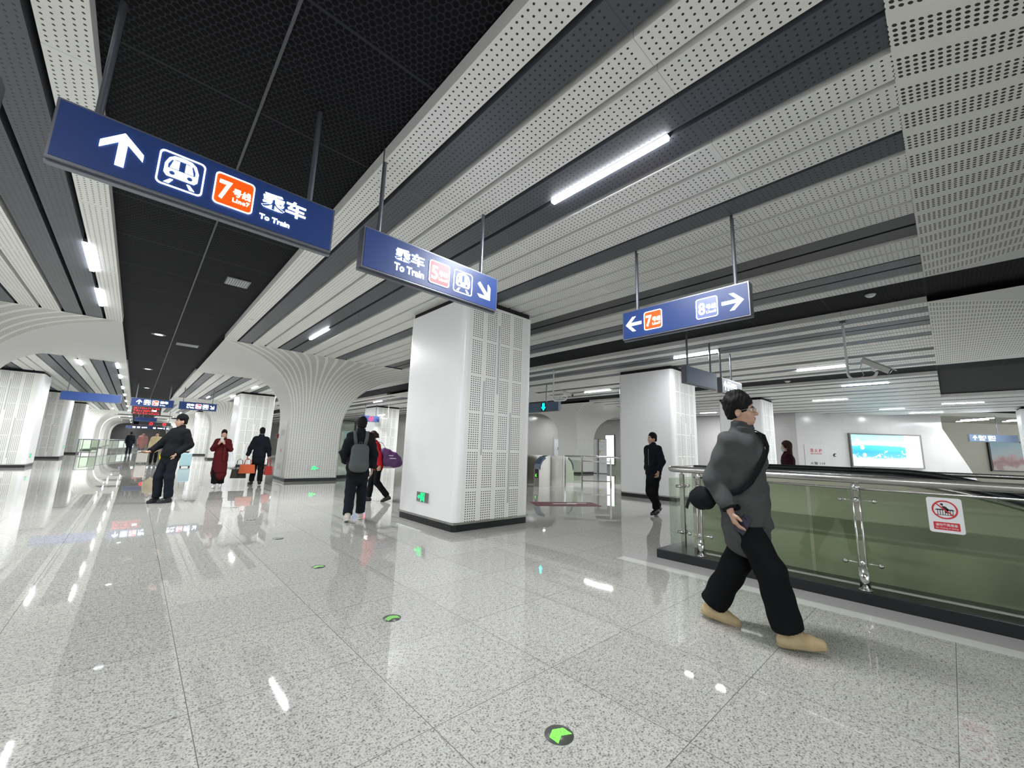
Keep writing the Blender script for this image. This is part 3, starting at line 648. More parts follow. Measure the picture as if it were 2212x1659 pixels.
# ================================================================== FLOOR MARKERS, EXIT LIGHTS
def marker(y, x=1.578, label=None):
    t = thing('floor_marker', label, 'floor marker', (x, y, 0), 0, 'round evacuation markers in the floor')
    MB().cyl((0, 0, -0.004), (0, 0, 0.0025), 0.066, 36).obj('disc', mat_marker, t, True)
    # a chevron made of triangles, pointing down the hall
    pts = []
    for s in (-1, 1):
        for i in range(3):
            b0 = np.array((s*i*.016, .041-i*.0082)); b1 = b0+np.array((s*.016, -.0082)); d = np.array((0, -.027))
            for b0, b1 in ((b0, b1), (b0+d, b1+d)):
              for tri in ((b0, b1, b0+d*.5+(b1-b0)*.5), (b1, b1+d, b0+d*.5+(b1-b0)*.5), (b1+d, b0+d, b0+d*.5+(b1-b0)*.5), (b0+d, b0, b0+d*.5+(b1-b0)*.5)):
                  c = sum(tri)/3; pts.append([tuple(c+(p-c)*.90) for p in tri])
    mb2 = MB()
    for p in pts: mb2.add([(q[0], q[1], 0.0035) for q in p], [(0, 1, 2)])
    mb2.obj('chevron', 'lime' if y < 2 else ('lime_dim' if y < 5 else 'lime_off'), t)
    return t
mat_marker = mat('marker_disc', (0.075, 0.085, 0.075), 0.35)
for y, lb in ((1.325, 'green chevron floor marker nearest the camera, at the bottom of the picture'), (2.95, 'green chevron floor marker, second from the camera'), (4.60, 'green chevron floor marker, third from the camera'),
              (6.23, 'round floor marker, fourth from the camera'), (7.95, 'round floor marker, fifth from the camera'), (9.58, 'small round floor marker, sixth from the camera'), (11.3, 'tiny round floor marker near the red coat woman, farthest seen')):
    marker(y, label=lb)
def exit_light(label, loc, rz, flip=1):
    t = thing('exit_light', label, 'exit sign', loc, rz, 'low exit lights')
    o = MB().box(-.19, .19, -.012, .0, -.08, .08).obj('plate', 'steel', t)
    mb = MB(); Y = -.013
    f = lambda ps: [(flip*x, z) for x, z in ps][::(1 if flip > 0 else -1)]
    put_shape(mb, [f([(-.16, 0), (-.10, .035), (-.10, .012), (-.07, .012), (-.07, -.012), (-.10, -.012), (-.10, -.035)])], Y, 0, .001)
    put_shape(mb, [f([(-.055, -.07), (-.055, .07), (.065, .07), (.065, -.07), (.045, -.07), (.045, .052), (-.035, .052), (-.035, -.07)])], Y, 0, .001)
    put_shape(mb, [f(circ(.0, .034, .013, 12))], Y, 0, .001)
    put_shape(mb, [f([(.01, .018), (-.022, .012), (-.03, -.01), (-.02, -.012), (-.012, .002), (-.006, .004), (-.02, -.03), (-.034, -.05), (-.026, -.058), (-.004, -.03), (.004, -.018), (.012, -.04), (.03, -.058), (.036, -.05), (.022, -.03), (.014, .0), (.03, -.012), (.034, -.004)])], Y, 0, .001)
    mb.obj('running_figure', 'green', t); return t
exit_light('green running man exit light low on the nearest column', (3.70, 6.15, 0.432), -PI/2)
exit_light('green exit light low on the flared arch pillar', (4.67, 15.10, 0.440), 0, -1)
exit_light('green exit light on the front corner of the left striped column', (-3.02, 25.4, 0.45), PI/2)
exit_light('green exit light low on the second left column', (-3.02, 35.6, 0.65), PI/2, -1)
exit_light('green exit light low on the back wall behind the gates', (19.40, 16.2, 0.55), -PI/2, -1)

# ================================================================== CAMERAS, DETECTORS, DOWNLIGHTS
def cctv(label, loc, rz, drop, hook=0.42, tilt=-0.5, yaw=0.0, sc=1.0):
    t = thing('surveillance_camera', label, 'camera', loc, rz, 'hanging surveillance cameras')
    z = -drop; pts = [(0, 0, 0.12), (0, 0, z+.10)]
    for a in np.linspace(0, PI/2, 6): pts.append((0.10-0.10*math.cos(a), 0, z+.10-.10*math.sin(a)))
    pts.append((hook-.10, 0, z))
    for a in np.linspace(0, PI/2, 6): pts.append((hook-.10+.10*math.sin(a), 0, z+.10-.10*math.cos(a)))
    MB().tube(pts, 0.021, 10).obj('bent_pole', 'white', t, True)
    fl = MB().cyl((0, 0, .0), (0, 0, -.02), .05, 14); fl.obj('ceiling_flange', 'greymetal', t)
    body = MB(); body.box(-.23, .21, -.05, .05, -.045, .045); o = body.obj('body', 'cream', t); soft(o, .012, 3); o.location = (hook, 0, z+.20); o.rotation_euler = (0, -tilt, yaw)
    h = MB().box(-.24, .27, -.06, .06, .048, .060).obj('sun_shield', 'slot', o)
    MB().cyl((.21, 0, 0), (.225, 0, 0), .038, 16).obj('lens', 'black', o)
    MB().box(-.03, .03, -.03, .03, -.10, -.04).obj('bracket', 'white', o)
    cb = [( .16, 0, z+.005), (.22, .02, z+.06), (hook-.22, .02, z+.20), (hook-.19, 0, z+.28)]
    MB().tube(cb, .006, 6).obj('cable', 'slot', t, True)
    return t
cctv('white surveillance camera on a bent pole, large, upper right over the guard rail', (9.54, 1.136, 3.85), -1.62, 1.10, 0.40, -0.62)
cctv('white surveillance camera on a bent pole beside the gate sign with the cyan arrow', (9.47, 8.33, 3.85), -1.50, 1.02, 0.52, -0.32)
cctv('small surveillance camera hanging before the far white arch wall', (20.3, 15.0, 3.9), 2.3, 0.72, 0.34, -0.3)
cctv('small surveillance camera hanging by the square column behind the red jacket woman', (11.3, 23.5, 3.85), 2.6, 0.9, 0.4, -0.2)
def detector(label, loc, r=0.055):
    t = thing('smoke_detector', label, 'smoke detector', loc)
    MB().cyl((0, 0, 0.0), (0, 0, -.012), r, 20).obj('base', 'cream', t, True); MB().tube([(0, 0, -.012), (0, 0, -.03), (0, 0, -.045)], [r*.85, r*.8, r*.4], 20).obj('head', 'white', t, True)
detector('small round smoke detector on the white strip before the arch', (1.465, 9.9, 3.85))
detector('white disc detector on the far black ceiling band', (16.4, 3.6, 3.945), .09)
detector('grey diamond detector on the black ceiling band at right', (8.45, 0.62, 3.945), .07)
for (x, y, lb) in ((0.09, 13.87, 'oval downlight in the black mesh band, nearer'), (0.0, 21.2, 'oval downlight in the black mesh band, second'), (0.1, 29.2, 'oval downlight in the black mesh band, farthest')):
    t = thing('downlight', lb, 'lamp', (x, y, 3.99)); MB().cyl((0, 0, 0), (0, 0, -.012), .15, 24).obj('rim', 'greymetal', t); MB().cyl((0, 0, -.012), (0, 0, -.016), .085, 20).obj('lens', 'lit', t)
t = thing('ceiling_vent', 'pale louvred vent in the black mesh band', 'vent', (0.94, 8.12, 3.988))
MB().box(-.17, .17, -.20, .20, -.010, 0).obj('frame', 'greymetal', t)
mb = MB()
for i in range(9): mb.box(-.15+i*.034, -.135+i*.034, -.18, .18, -.018, -.010)
mb.obj('louvre', 'slot', t)
t = thing('ceiling_vent', 'faint dark vent in the black mesh band farther on', 'vent', (0.75, 14.75, 3.988))
MB().box(-.25, .25, -.2, .2, -.010, 0).obj('frame', 'greymetal', t); mb = MB()
for i in range(9): mb.box(-.22+i*.05, -.2+i*.05, -.18, .18, -.016, -.010)
mb.obj('louvre', 'greymetal', t)

# ================================================================== ADVERT, HYDRANT, POSTER ON THE RIGHT
def advert():
    m = mat('advert_picture', (0.2, 0.5, 0.7), 0.15, vary=0); t = NT(m); o = t.xyz(t.tc()); x, z = o[0], o[2]
    v = t.tc(); n = t.noise(v, 1.6, 5, 0.6); n2 = t.noise(v, 5, 4, 0.6)
    r = t.n.new('ShaderNodeValToRGB'); e = r.color_ramp.elements
    e[0].position = 0.0; e[0].color = (0.75, 0.85, 0.9, 1); e[1].position = 1.0; e[1].color = (0.25, 0.72, 0.85, 1)
    for p, c in ((.22, (0.55, .75, .85)), (.30, (.08, .30, .50)), (.45, (.03, .28, .45)), (.64, (.06, .42, .58)), (.68, (.55, .9, .92)), (.82, (.30, .80, .9))):
        q = e.new(p); q.color = (*c, 1)
    hz = t.op('ADD', t.op('MULTIPLY', t.op('ADD', z, .88), 1/1.76), t.op('MULTIPLY', t.op('SUBTRACT', n, .5), .16)); t.l.new(hz, r.inputs[0])
    cl = t.op('MULTIPLY', t.op('GREATER_THAN', n2, .54), t.op('LESS_THAN', z, t.op('MULTIPLY', t.op('SUBTRACT', n, .62), 2.2)))
    col = t.mix(cl, r.outputs[0], (.8, .88, .92)); t.base((0.02, .02, .02)) if False else None
    t.l.new(col, t.b.inputs['Emission Color']); t.b.inputs['Emission Strength'].default_value = 1.05
    t.l.new(col, t.b.inputs['Base Color']); return m
def on_slant(s, z, off=0.0): p = WA+WD*s+WN*off; return (p.x, p.y, z)
ad = thing('light_box_advert', 'lit landscape advert with blue sky, sea and a white side panel', 'advert', on_slant(4.75, 1.87, 0.0), WROT)
fr = MB(); fr.box(-1.95, 1.95, -.14, 0, .86, .93); fr.box(-1.95, 1.95, -.14, 0, -.93, -.86); fr.box(-1.95, -1.88, -.14, 0, -.86, .86); fr.box(1.88, 1.95, -.14, 0, -.86, .86)
fr.obj('frame', 'darksteel', ad)
MB().box(-1.88, 1.05, -.10, -.06, -.86, .86).obj('picture', advert(), ad)
MB().box(1.05, 1.88, -.10, -.06, -.86, .86).obj('white_panel', mat('advert_white', (.9, .9, .95), .3, emit=(.92, .93, 1.0), es=1.25, vary=0), ad)
tx = MB(); put_text(tx, '山', 1.50, .40, 1.60, .52, -.103); put_text(tx, '水', 1.55, .22, 1.65, .34, -.103); put_text(tx, '之', 1.58, .04, 1.68, .16, -.103); put_text(tx, '间', 1.52, -.14, 1.62, -.02, -.103); put_text(tx, '云', 1.28, .34, 1.38, .44, -.103); put_text(tx, '起', 1.32, .18, 1.42, .28, -.103); put_text(tx, '时', 1.36, .02, 1.46, .12, -.103)
tx.obj('handwriting', 'stickblack', ad)
cl = MB()
for (x, z, r) in ((-1.5, .55, .10), (-1.35, .35, .13), (-1.28, .15, .11), (-1.2, -.25, .10)): put_shape(cl, [circ(x, z, r, 12)], -.101, 0, .001)
cl.obj('white_blossoms', mat('advert_blossom', (.9, .95, 1), .4, emit=(.9, .97, 1), es=1.0, vary=0), ad)
hy = thing('hydrant_cabinet', 'white fire hydrant cabinet door with red characters on the slanting wall', 'cabinet', on_slant(1.0, 1.3, 0.0), WROT)
MB().box(-.66, .66, -.03, 0, -1.1, .80).obj('door', mat('hydrant_door', (.60, .60, .60), .25), hy)
tx = MB(); put_text(tx, '消 火 栓', -.36, .37, .30, .58, -.03, .02); put_text(tx, 'FIRE HYDRANT', -.34, .27, .28, .33, -.03, .01); tx.obj('lettering', 'stickred', hy)
tx = MB(); put_text(tx, '火警 119', -.4, -.30, .40, -.15, -.03, .01); tx.obj('small_print', 'stickblack', hy)
t = thing('wall_socket', 'small dark round fitting between hydrant door and advert', 'fitting', on_slant(1.99, 1.56, 0.0), WROT)
MB().cyl((0, 0, 0), (0, -.03, 0), .09, 16).obj('plate', 'black', t); MB().cyl((.02, -.03, -.01), (.02, -.05, -.01), .05, 12).obj('cover', 'paper', t)
po = thing('poster', 'large pink and teal landscape poster in a dark frame, far right', 'poster', on_slant(16.6, 1.86, -3.98), WROT)
MB().box(-1.80, 1.80, -.10, 0, -.96, .96).obj('frame', 'black', po)
m = mat('poster_picture', (.5, .4, .4), .3, vary=0); tt = NT(m); oo = tt.xyz(tt.tc()); n = tt.noise(tt.tc(), 1.5, 5, .6)
rp = tt.n.new('ShaderNodeValToRGB'); e = rp.color_ramp.elements; e[0].position = 0; e[0].color = (.60, .58, .52, 1); e[1].position = 1; e[1].color = (.26, .46, .52, 1)
for p, c in ((.16, (.62, .58, .52)), (.2, (.45, .30, .27)), (.36, (.36, .15, .17)), (.50, (.52, .38, .35)), (.58, (.42, .52, .55)), (.8, (.36, .50, .54))): q = e.new(p); q.color = (*c, 1)
tt.l.new(tt.op('ADD', tt.op('ADD', tt.op('MULTIPLY', oo[2], .52), .5), tt.op('ADD', tt.op('MULTIPLY', tt.op('SUBTRACT', n, .5), .7), tt.op('MULTIPLY', oo[0], -.06))), rp.inputs[0]); tt.base(rp.outputs[0])
MB().box(-1.73, 1.73, -.115, -.10, -.89, .89).obj('picture', m, po)

# ================================================================== GATES, RAILS, BOARDS BEHIND THE COLUMNS
def gate(label, loc, rz):
    t = thing('ticket_gate', label, 'ticket gate', loc, rz, 'ticket gates')
    L = 1.75; prof = [(0, .0), (0, .62), (.03, .80), (.12, .95), (.27, 1.06), (.45, 1.11), (1.30, 1.11), (1.48, 1.06), (1.63, .95), (1.72, .80), (L, .62), (L, 0)]
    o = MB().prism([(x, z) for x, z in prof][::-1], -.15, .15).obj('cabinet', mat('gate_steel', (.36, .35, .32), .22, 1.0), t)
    cap = [(x, z+.004) for x, z in prof[1:5]]; capi = [(x+.05, z-.05) for x, z in prof[1:5]][::-1]
    MB().prism((cap+capi), -.155, .155).obj('blue_cap', mat('gate_blue', (.06, .10, .17), .25), t)
    cap = [(x, z+.004) for x, z in prof[7:11]]; capi = [(x-.05, z-.05) for x, z in prof[7:11]][::-1]
    MB().prism((cap+capi), -.155, .155).obj('blue_cap', mat('gate_blue2', (.06, .10, .17), .25), t)
    s = MB().box(-.012, .0, -.08, .08, .30, .62).obj('screen', 'black', t)
    mb = MB(); mb.add([(-.014, -.05, .34), (-.014, .05, .34), (-.014, .05, .44)], [(0, 2, 1)]); mb.add([(-.014, .045, .36), (-.014, .065, .38), (-.014, -.02, .46), (-.014, -.04, .44)], [(0, 1, 2, 3)]); mb.obj('arrow', 'lime', s)
    for x in (.55, 1.15): MB().box(x, x+.02, -.152, -.149, .03, 1.08).obj('panel_joint', 'darksteel', t)
    return t
gate('steel ticket gate with rounded ends and a green arrow, right of the nearest column', (10.93, 10.38, 0), -0.12)
gate('steel ticket gate behind, half hidden by the nearest column', (10.9, 11.5, 0), -0.1)
gl = thing('guard_rail', 'steel barrier rail with framed opening beside the ticket gate', 'railing', (12.23, 9.30, 0), WROT+0.0)
MB().tube([(-.64, 0, 1.12), (2.6, 0, 1.12)], .028, 12).obj('handrail', 'chrome', gl, True)
for x in (-.62, 0, 1.05, 2.3): 
    o = MB().box(x-.025, x+.025, -.03, .03, 0, 1.06).obj('post', 'chrome', gl)
    MB().box(x-.012, x+.012, -.012, .012, 1.06, 1.10).obj('rail_bracket', 'chrome', o)
MB().box(0, 1.05, -.015, .015, .93, .97).obj('crossbar', 'chrome', gl); MB().box(0, 1.05, -.015, .015, .22, .26).obj('crossbar', 'chrome', gl)
MB().box(-.58, -.05, -.005, .005, .15, .98).obj('glass_pane', 'glass', gl); MB().box(1.1, 2.27, -.005, .005, .15, .98).obj('glass_pane', 'glass', gl)
no_climb('warning_sticker', 'small white prohibition sticker on the barrier glass beside the far square column', tuple(Vector((12.23, 9.30, .80))+WD*1.62+WN*.008), WROT, 0.20, 0.32)
for (x, y, lb) in ((21.25, 15.35, 'tall white information board, left of the two by the far arch'), (21.62, 14.85, 'tall white information board with yellow marks, right of the two by the far arch')):
    t = thing('information_board', lb, 'board', (x, y, 0), WROT, 'information boards by the far arch')
    MB().box(-.27, .27, 0, .12, 0, 2.16).obj('stand', 'black', t); MB().box(-.23, .265, -.008, 0, .03, 2.13).obj('board', 'paper', t)
    mb = MB()
    for i in range(6):
        z = 1.95-i*.26
        put_shape(mb, [arrow_poly(.3, 0, -.17, z)], -.009, 0, .001)
        mb.box(-.11, random.uniform(.0, .16), -.011, -.009, z-.01, z+.015)
    mb.obj('print', 'slot', t)
    if 'yellow' in lb:
        ym = mat('yellow_mark', (.6, .58, .05), .4)
        for z in (1.98, 1.28, .95): MB().box(-.21, -.12, -.012, -.009, z, z+.13).obj('yellow_mark', ym, t)
t = thing('light_box_advert', 'narrow white lit box on the wall behind the information boards', 'advert', (27.13, 17.9, 1.55), -PI/2)
MB().box(-.42, .42, -.1, 0, -1.15, 1.15).obj('frame', 'darksteel', t); MB().box(-.37, .37, -.11, -.1, -1.1, 1.1).obj('picture', mat('lightbox_white', (.9, .9, .9), .3, emit=(.95, .97, 1), es=1.6, vary=0), t)
d = thing('door_1', 'white service door in the wall seen through the far arch', 'door', (23.85, 20.40, 0)); d['kind'] = 'structure'
MB().box(-.62, .62, -.05, 0, 0, 2.35).obj('door_frame', 'slot', d); MB().box(-.50, .50, -.06, -.05, 0, 2.2).obj('door_leaf', 'paper', d); mb = MB(); mb.box(-.15, -.08, -.065, -.06, 1.5, 1.6); mb.box(-.2, -.05, -.065, -.06, 1.42, 1.46); mb.obj('door_sign', 'stickblack', d)
d = thing('access_panel', 'pale service panel with faint print on the side of the flared arch pillar', 'panel', (3.795, 15.9, 1.15), -PI/2)
MB().box(-.36, .42, -.012, .0, -1.0, .88).obj('panel', mat('access_panel_paint', (.66, .66, .66), .35), d)
mb = MB(); put_text(mb, '消火栓', -.24, .38, .22, .60, -.013, 0, 0, .001); put_text(mb, '消火栓', -.26, -.80, .20, -.58, -.013, 0, 0, .001); mb.obj('faint_print', 'slot', d)
MB().box(-.05, .03, -.014, -.012, -.20, -.08).obj('red_mark', 'stickred', d)
t = thing('alarm_box', 'small dark red alarm box on the pillar edge beside the bag man', 'alarm box', (3.80, 16.58, 1.52), -PI/2); MB().box(-.06, .06, -.06, 0, -.07, .07).obj('case', mat('alarm_red', (.20, .02, .02), .4), t); MB().cyl((0, -.06, 0), (0, -.07, 0), .03, 12).obj('button', 'stickblack', t)
# carpet by the gates
t = thing('floor_mat', 'dark red floor mat with white lettering behind the nearest column', 'mat', (8.1, 6.45, 0), WROT+.2)
MB().box(-1.0, .62, -.35, .35, 0, .006).obj('pile', mat('mat_red', (.13, .03, .04), .8), t); mb = MB(); mb.box(-.5, .1, -.04, .04, .006, .008); mb.box(-.1, .4, .1, .16, .006, .008); mb.obj('print', 'paper', t)
# glass fence across the hall, far left
f = thing('glass_fence', 'long low glass fence with dark posts across the left hall', 'fence', (-2.95, 46.2, 0), math.atan2(13.5, 2.95))
MB().tube([(0, 0, 1.10), (13.8, 0, 1.10)], .03, 8).obj('handrail', 'greymetal', f, True)
for i in range(9): MB().box(i*1.72-.025, i*1.72+.025, -.025, .025, 0, 1.08).obj('post', 'greymetal', f)
MB().box(0.05, 13.75, -.006, .006, .35, 1.0).obj('glass_pane', 'glass', f); MB().box(0, 13.8, -.02, .02, .30, .35).obj('bottom_bar', 'greymetal', f)
f = thing('glass_fence', 'single framed glass panel standing before the far left column', 'fence', (-3.0, 43.0, 0), .2)
fr = MB(); fr.box(0, 1.1, -.02, .02, 1.06, 1.12); fr.box(0, .06, -.02, .02, 0, 1.06); fr.box(1.04, 1.1, -.02, .02, 0, 1.06); fr.box(.06, 1.04, -.02, .02, .12, .17); fr.obj('frame', 'greymetal', f); MB().box(.06, 1.04, -.006, .006, .17, 1.06).obj('glass_pane', 'glass', f)
f = thing('glass_fence', 'glass fence panel seen between the two people and the nearest column', 'fence', (10.6, 18.0, 0), .0)
fr = MB(); fr.box(0, 2.0, -.02, .02, 1.06, 1.12); fr.box(0, .06, -.02, .02, 0, 1.06); fr.box(1.94, 2.0, -.02, .02, 0, 1.06); fr.box(.06, 1.94, -.02, .02, 0.0, .06); fr.obj('frame', 'black', f); MB().box(.06, 1.94, -.006, .006, .06, 1.06).obj('glass_pane', 'glass', f)

# ================================================================== PEOPLE (distance-field bodies meshed as one surface)
def V3(*a): return np.array(a, float)
class SDF:
    def __init__(s, vox): s.h = vox; s.ops = []
    def prim(s, fn, lo, hi, k=0.02, mode='add', cut=None): s.ops.append((fn, None if lo is None else np.array(lo, float), None if hi is None else np.array(hi, float), k, mode, cut)); return s
    def cone(s, a, b, ra, rb, k=0.02, sc=(1, 1, 1), mode='add', cut=None):
        a = np.array(a, float); b = np.array(b, float); S = np.array(sc, float); m = max(ra, rb); ext = m*S
        def fn(p):
            q = (p-a)/S; ba = (b-a)/S; h = np.clip((q@ba)/max(1e-9, ba@ba), 0, 1)
            return (np.linalg.norm(q-h[..., None]*ba, axis=-1)-(ra+(rb-ra)*h))*S.min()
        return s.prim(fn, np.minimum(a, b)-ext, np.maximum(a, b)+ext, k, mode, cut)
    def ell(s, c, r, k=0.02, rot=None, mode='add', cut=None):
        c = np.array(c, float); r = np.array(r, float)
        def fn(p):
            q = p-c
            if rot is not None: q = q@rot
            k0 = np.linalg.norm(q/r, axis=-1); k1 = np.linalg.norm(q/(r*r), axis=-1)
            return k0*(k0-1)/np.maximum(k1, 1e-6)
        m = r.max() if rot is not None else r
        return s.prim(fn, c-m, c+m, k, mode, cut)
    def plane(s, n, d):      # keep n.p < d
        n = np.array(n, float); s.ops.append((lambda p: p@n-d, None, None, 0, 'clip', None)); return s
    def mesh(s, disp=None):
        h = s.h; lo = np.min([o[1] for o in s.ops if o[1] is not None and o[4] == 'add'], 0)-3*h-0.02; hi = np.max([o[2] for o in s.ops if o[1] is not None and o[4] == 'add'], 0)+3*h+0.02
        n = np.ceil((hi-lo)/h).astype(int)+1
        f = np.full(n, 1.0)
        ax = [lo[i]+h*np.arange(n[i]) for i in range(3)]
        for fn, a, b, k, mode, cut in s.ops:
            if a is None: i0 = np.zeros(3, int); i1 = n
            else:
                pad = 2*h+k+0.01
                i0 = np.clip(np.floor((a-pad-lo)/h).astype(int), 0, n); i1 = np.clip(np.ceil((b+pad-lo)/h).astype(int)+1, 0, n)
            if (i1 <= i0).any(): continue
            sl = tuple(slice(i0[j], i1[j]) for j in range(3))
            P = np.stack(np.meshgrid(*[ax[j][sl[j]] for j in range(3)], indexing='ij'), -1)
            d = fn(P); g = f[sl]
            if cut is not None:
                for (cn, cd) in cut: d = np.maximum(d, P@np.array(cn, float)-cd)
            if mode == 'add':
                if k > 0:
                    q = np.maximum(k-np.abs(g-d), 0)/k; f[sl] = np.minimum(g, d)-q*q*k*0.25
                else: f[sl] = np.minimum(g, d)
            elif mode == 'sub':
                q = np.maximum(k-np.abs(-g-d), 0)/max(k, 1e-6); f[sl] = np.maximum(g, -d)+q*q*k*0.25
            else: f[sl] = np.maximum(g, d)
        if disp is not None:
            near = np.abs(f) < 0.05; idx = np.argwhere(near); P = lo+idx*h; f[near] += disp(P)
        return surface_nets(f, lo, h)
def surface_nets(f, lo, h):
    s = f < 0; n = np.array(f.shape)
    off = [(i, j, k) for i in (0, 1) for j in (0, 1) for k in (0, 1)]
    cnt = sum(s[o[0]:n[0]-1+o[0], o[1]:n[1]-1+o[1], o[2]:n[2]-1+o[2]].astype(np.int8) for o in off)
    cells = np.argwhere((cnt > 0) & (cnt < 8)); idx = np.full(n-1, -1); idx[tuple(cells.T)] = np.arange(len(cells))
    acc = np.zeros((len(cells), 3)); num = np.zeros(len(cells))
    val = {o: f[cells[:, 0]+o[0], cells[:, 1]+o[1], cells[:, 2]+o[2]] for o in off}
    for a in off:
        for ax in range(3):
            if a[ax]: continue
            b = list(a); b[ax] = 1; b = tuple(b); fa, fb = val[a], val[b]; cr = (fa < 0) != (fb < 0)
            t = np.where(cr, fa/np.where(cr, fa-fb, 1), 0); p = np.array(a, float)[None]+np.zeros((len(cells), 3)); p[:, ax] += t
            acc[cr] += p[cr]; num[cr] += 1
    v = lo+h*(cells+acc/num[:, None])
    faces = []
    for ax in range(3):
        u, w = (ax+1) % 3, (ax+2) % 3
        sa = [slice(None)]*3; sb = [slice(None)]*3; sa[ax] = slice(0, n[ax]-1); sb[ax] = slice(1, n[ax])
        A, B = s[tuple(sa)], s[tuple(sb)]; e = np.argwhere(A != B)
        ok = (e[:, u] > 0) & (e[:, w] > 0) & (e[:, u] < n[u]-1) & (e[:, w] < n[w]-1); e = e[ok]
        inside = A[tuple(e.T)]
        def g(du, dw):
            q = e.copy(); q[:, u] -= du; q[:, w] -= dw; return idx[tuple(q.T)]
        q = np.stack([g(1, 1), g(0, 1), g(0, 0), g(1, 0)], 1); q[~inside] = q[~inside][:, ::-1]
        faces.append(q)
    return v, np.concatenate(faces)
def sdf_obj(name, S, m, parent, disp=None, mats=None, matfn=None):
    v, f = S.mesh(disp); me = bpy.data.meshes.new(name); me.from_pydata(v.tolist(), [], f.tolist())
    for q in (mats or [m]): me.materials.append(MT[q] if isinstance(q, str) else q)
    me.polygons.foreach_set('use_smooth', [True]*len(me.polygons))
    if matfn is not None: me.polygons.foreach_set('material_index', matfn(v[f].mean(1)).astype(int).tolist())
    me.update(); return link(name, me, parent)
def rotz(a): c, s = math.cos(a), math.sin(a); return np.array([[c, -s, 0], [s, c, 0], [0, 0, 1.]])
def rotx(a): c, s = math.cos(a), math.sin(a); return np.array([[1, 0, 0], [0, c, -s], [0, s, c]])
def unit(v): v = np.array(v, float); return v/np.linalg.norm(v)

SK = mat('skin', (0.50, 0.30, 0.215), 0.5, vary=0.05, nscale=20); LIP = mat('lips', (0.42, 0.19, 0.155), 0.45)
HAIRM = mat('black_hair', (0.007, 0.0065, 0.0065), 0.65, spec=0.15, vary=0.3, nscale=60); HAIRB = mat('brown_hair', (0.035, 0.014, 0.011), 0.6, spec=0.2, vary=0.3, nscale=60)
def cloth(name, c, r=0.85): return mat(name, c, r, vary=0.14, nscale=45, spec=0.08)
BLK = cloth('black_cloth', (0.011, 0.012, 0.014)); BLK2 = cloth('black_trousers_cloth', (0.0075, 0.008, 0.009)); NAVY = cloth('navy_cloth', (0.012, 0.014, 0.020))
WHT = mat('eye_white', (0.75, 0.75, 0.75), 0.3)

def hand_prims(S, wr, d, n, vox, curl=0.5, right=1, thumb=1.0, sp=1.0):
    """wrist, finger direction, palm normal; fingers bend towards the normal"""
    d = unit(d); n = unit(np.array(n)-d*np.dot(n, d)); sd = np.cross(d, n)*right      # sd points to the thumb side
    r0 = max(0.0095, vox*1.15)
    kn = []
    for j in range(4):
        k = wr+d*(0.088-0.004*abs(j-1.3))+sd*(0.030-0.020*j)*sp; kn.append(k); S.cone(wr+d*0.012+sd*(0.014-0.009*j), k, 0.0155, 0.0125, 0.014)
    for j, L in enumerate((.070, .078, .072, .056)):
        c = curl*(0.85+0.12*j); d1 = d*math.cos(c)+n*math.sin(c)+sd*(0.05-0.035*j); m = kn[j]+d1*L*.52
        d2 = d*math.cos(c*2.1)+n*math.sin(c*2.1); e = m+d2*L*.50
        S.cone(kn[j], m, r0+.0012, r0, 0.006); S.cone(m, e, r0, r0-.0018, 0.004)
    b = wr+d*0.030+sd*0.022; t1 = b+(d*.55+sd*.75+n*.35*thumb)*0.042; t2 = t1+unit(d*.9+sd*.25+n*.4*thumb)*0.034
    S.cone(b, t1, .0155, .0115, 0.012); S.cone(t1, t2, .0115, .0092, 0.004)

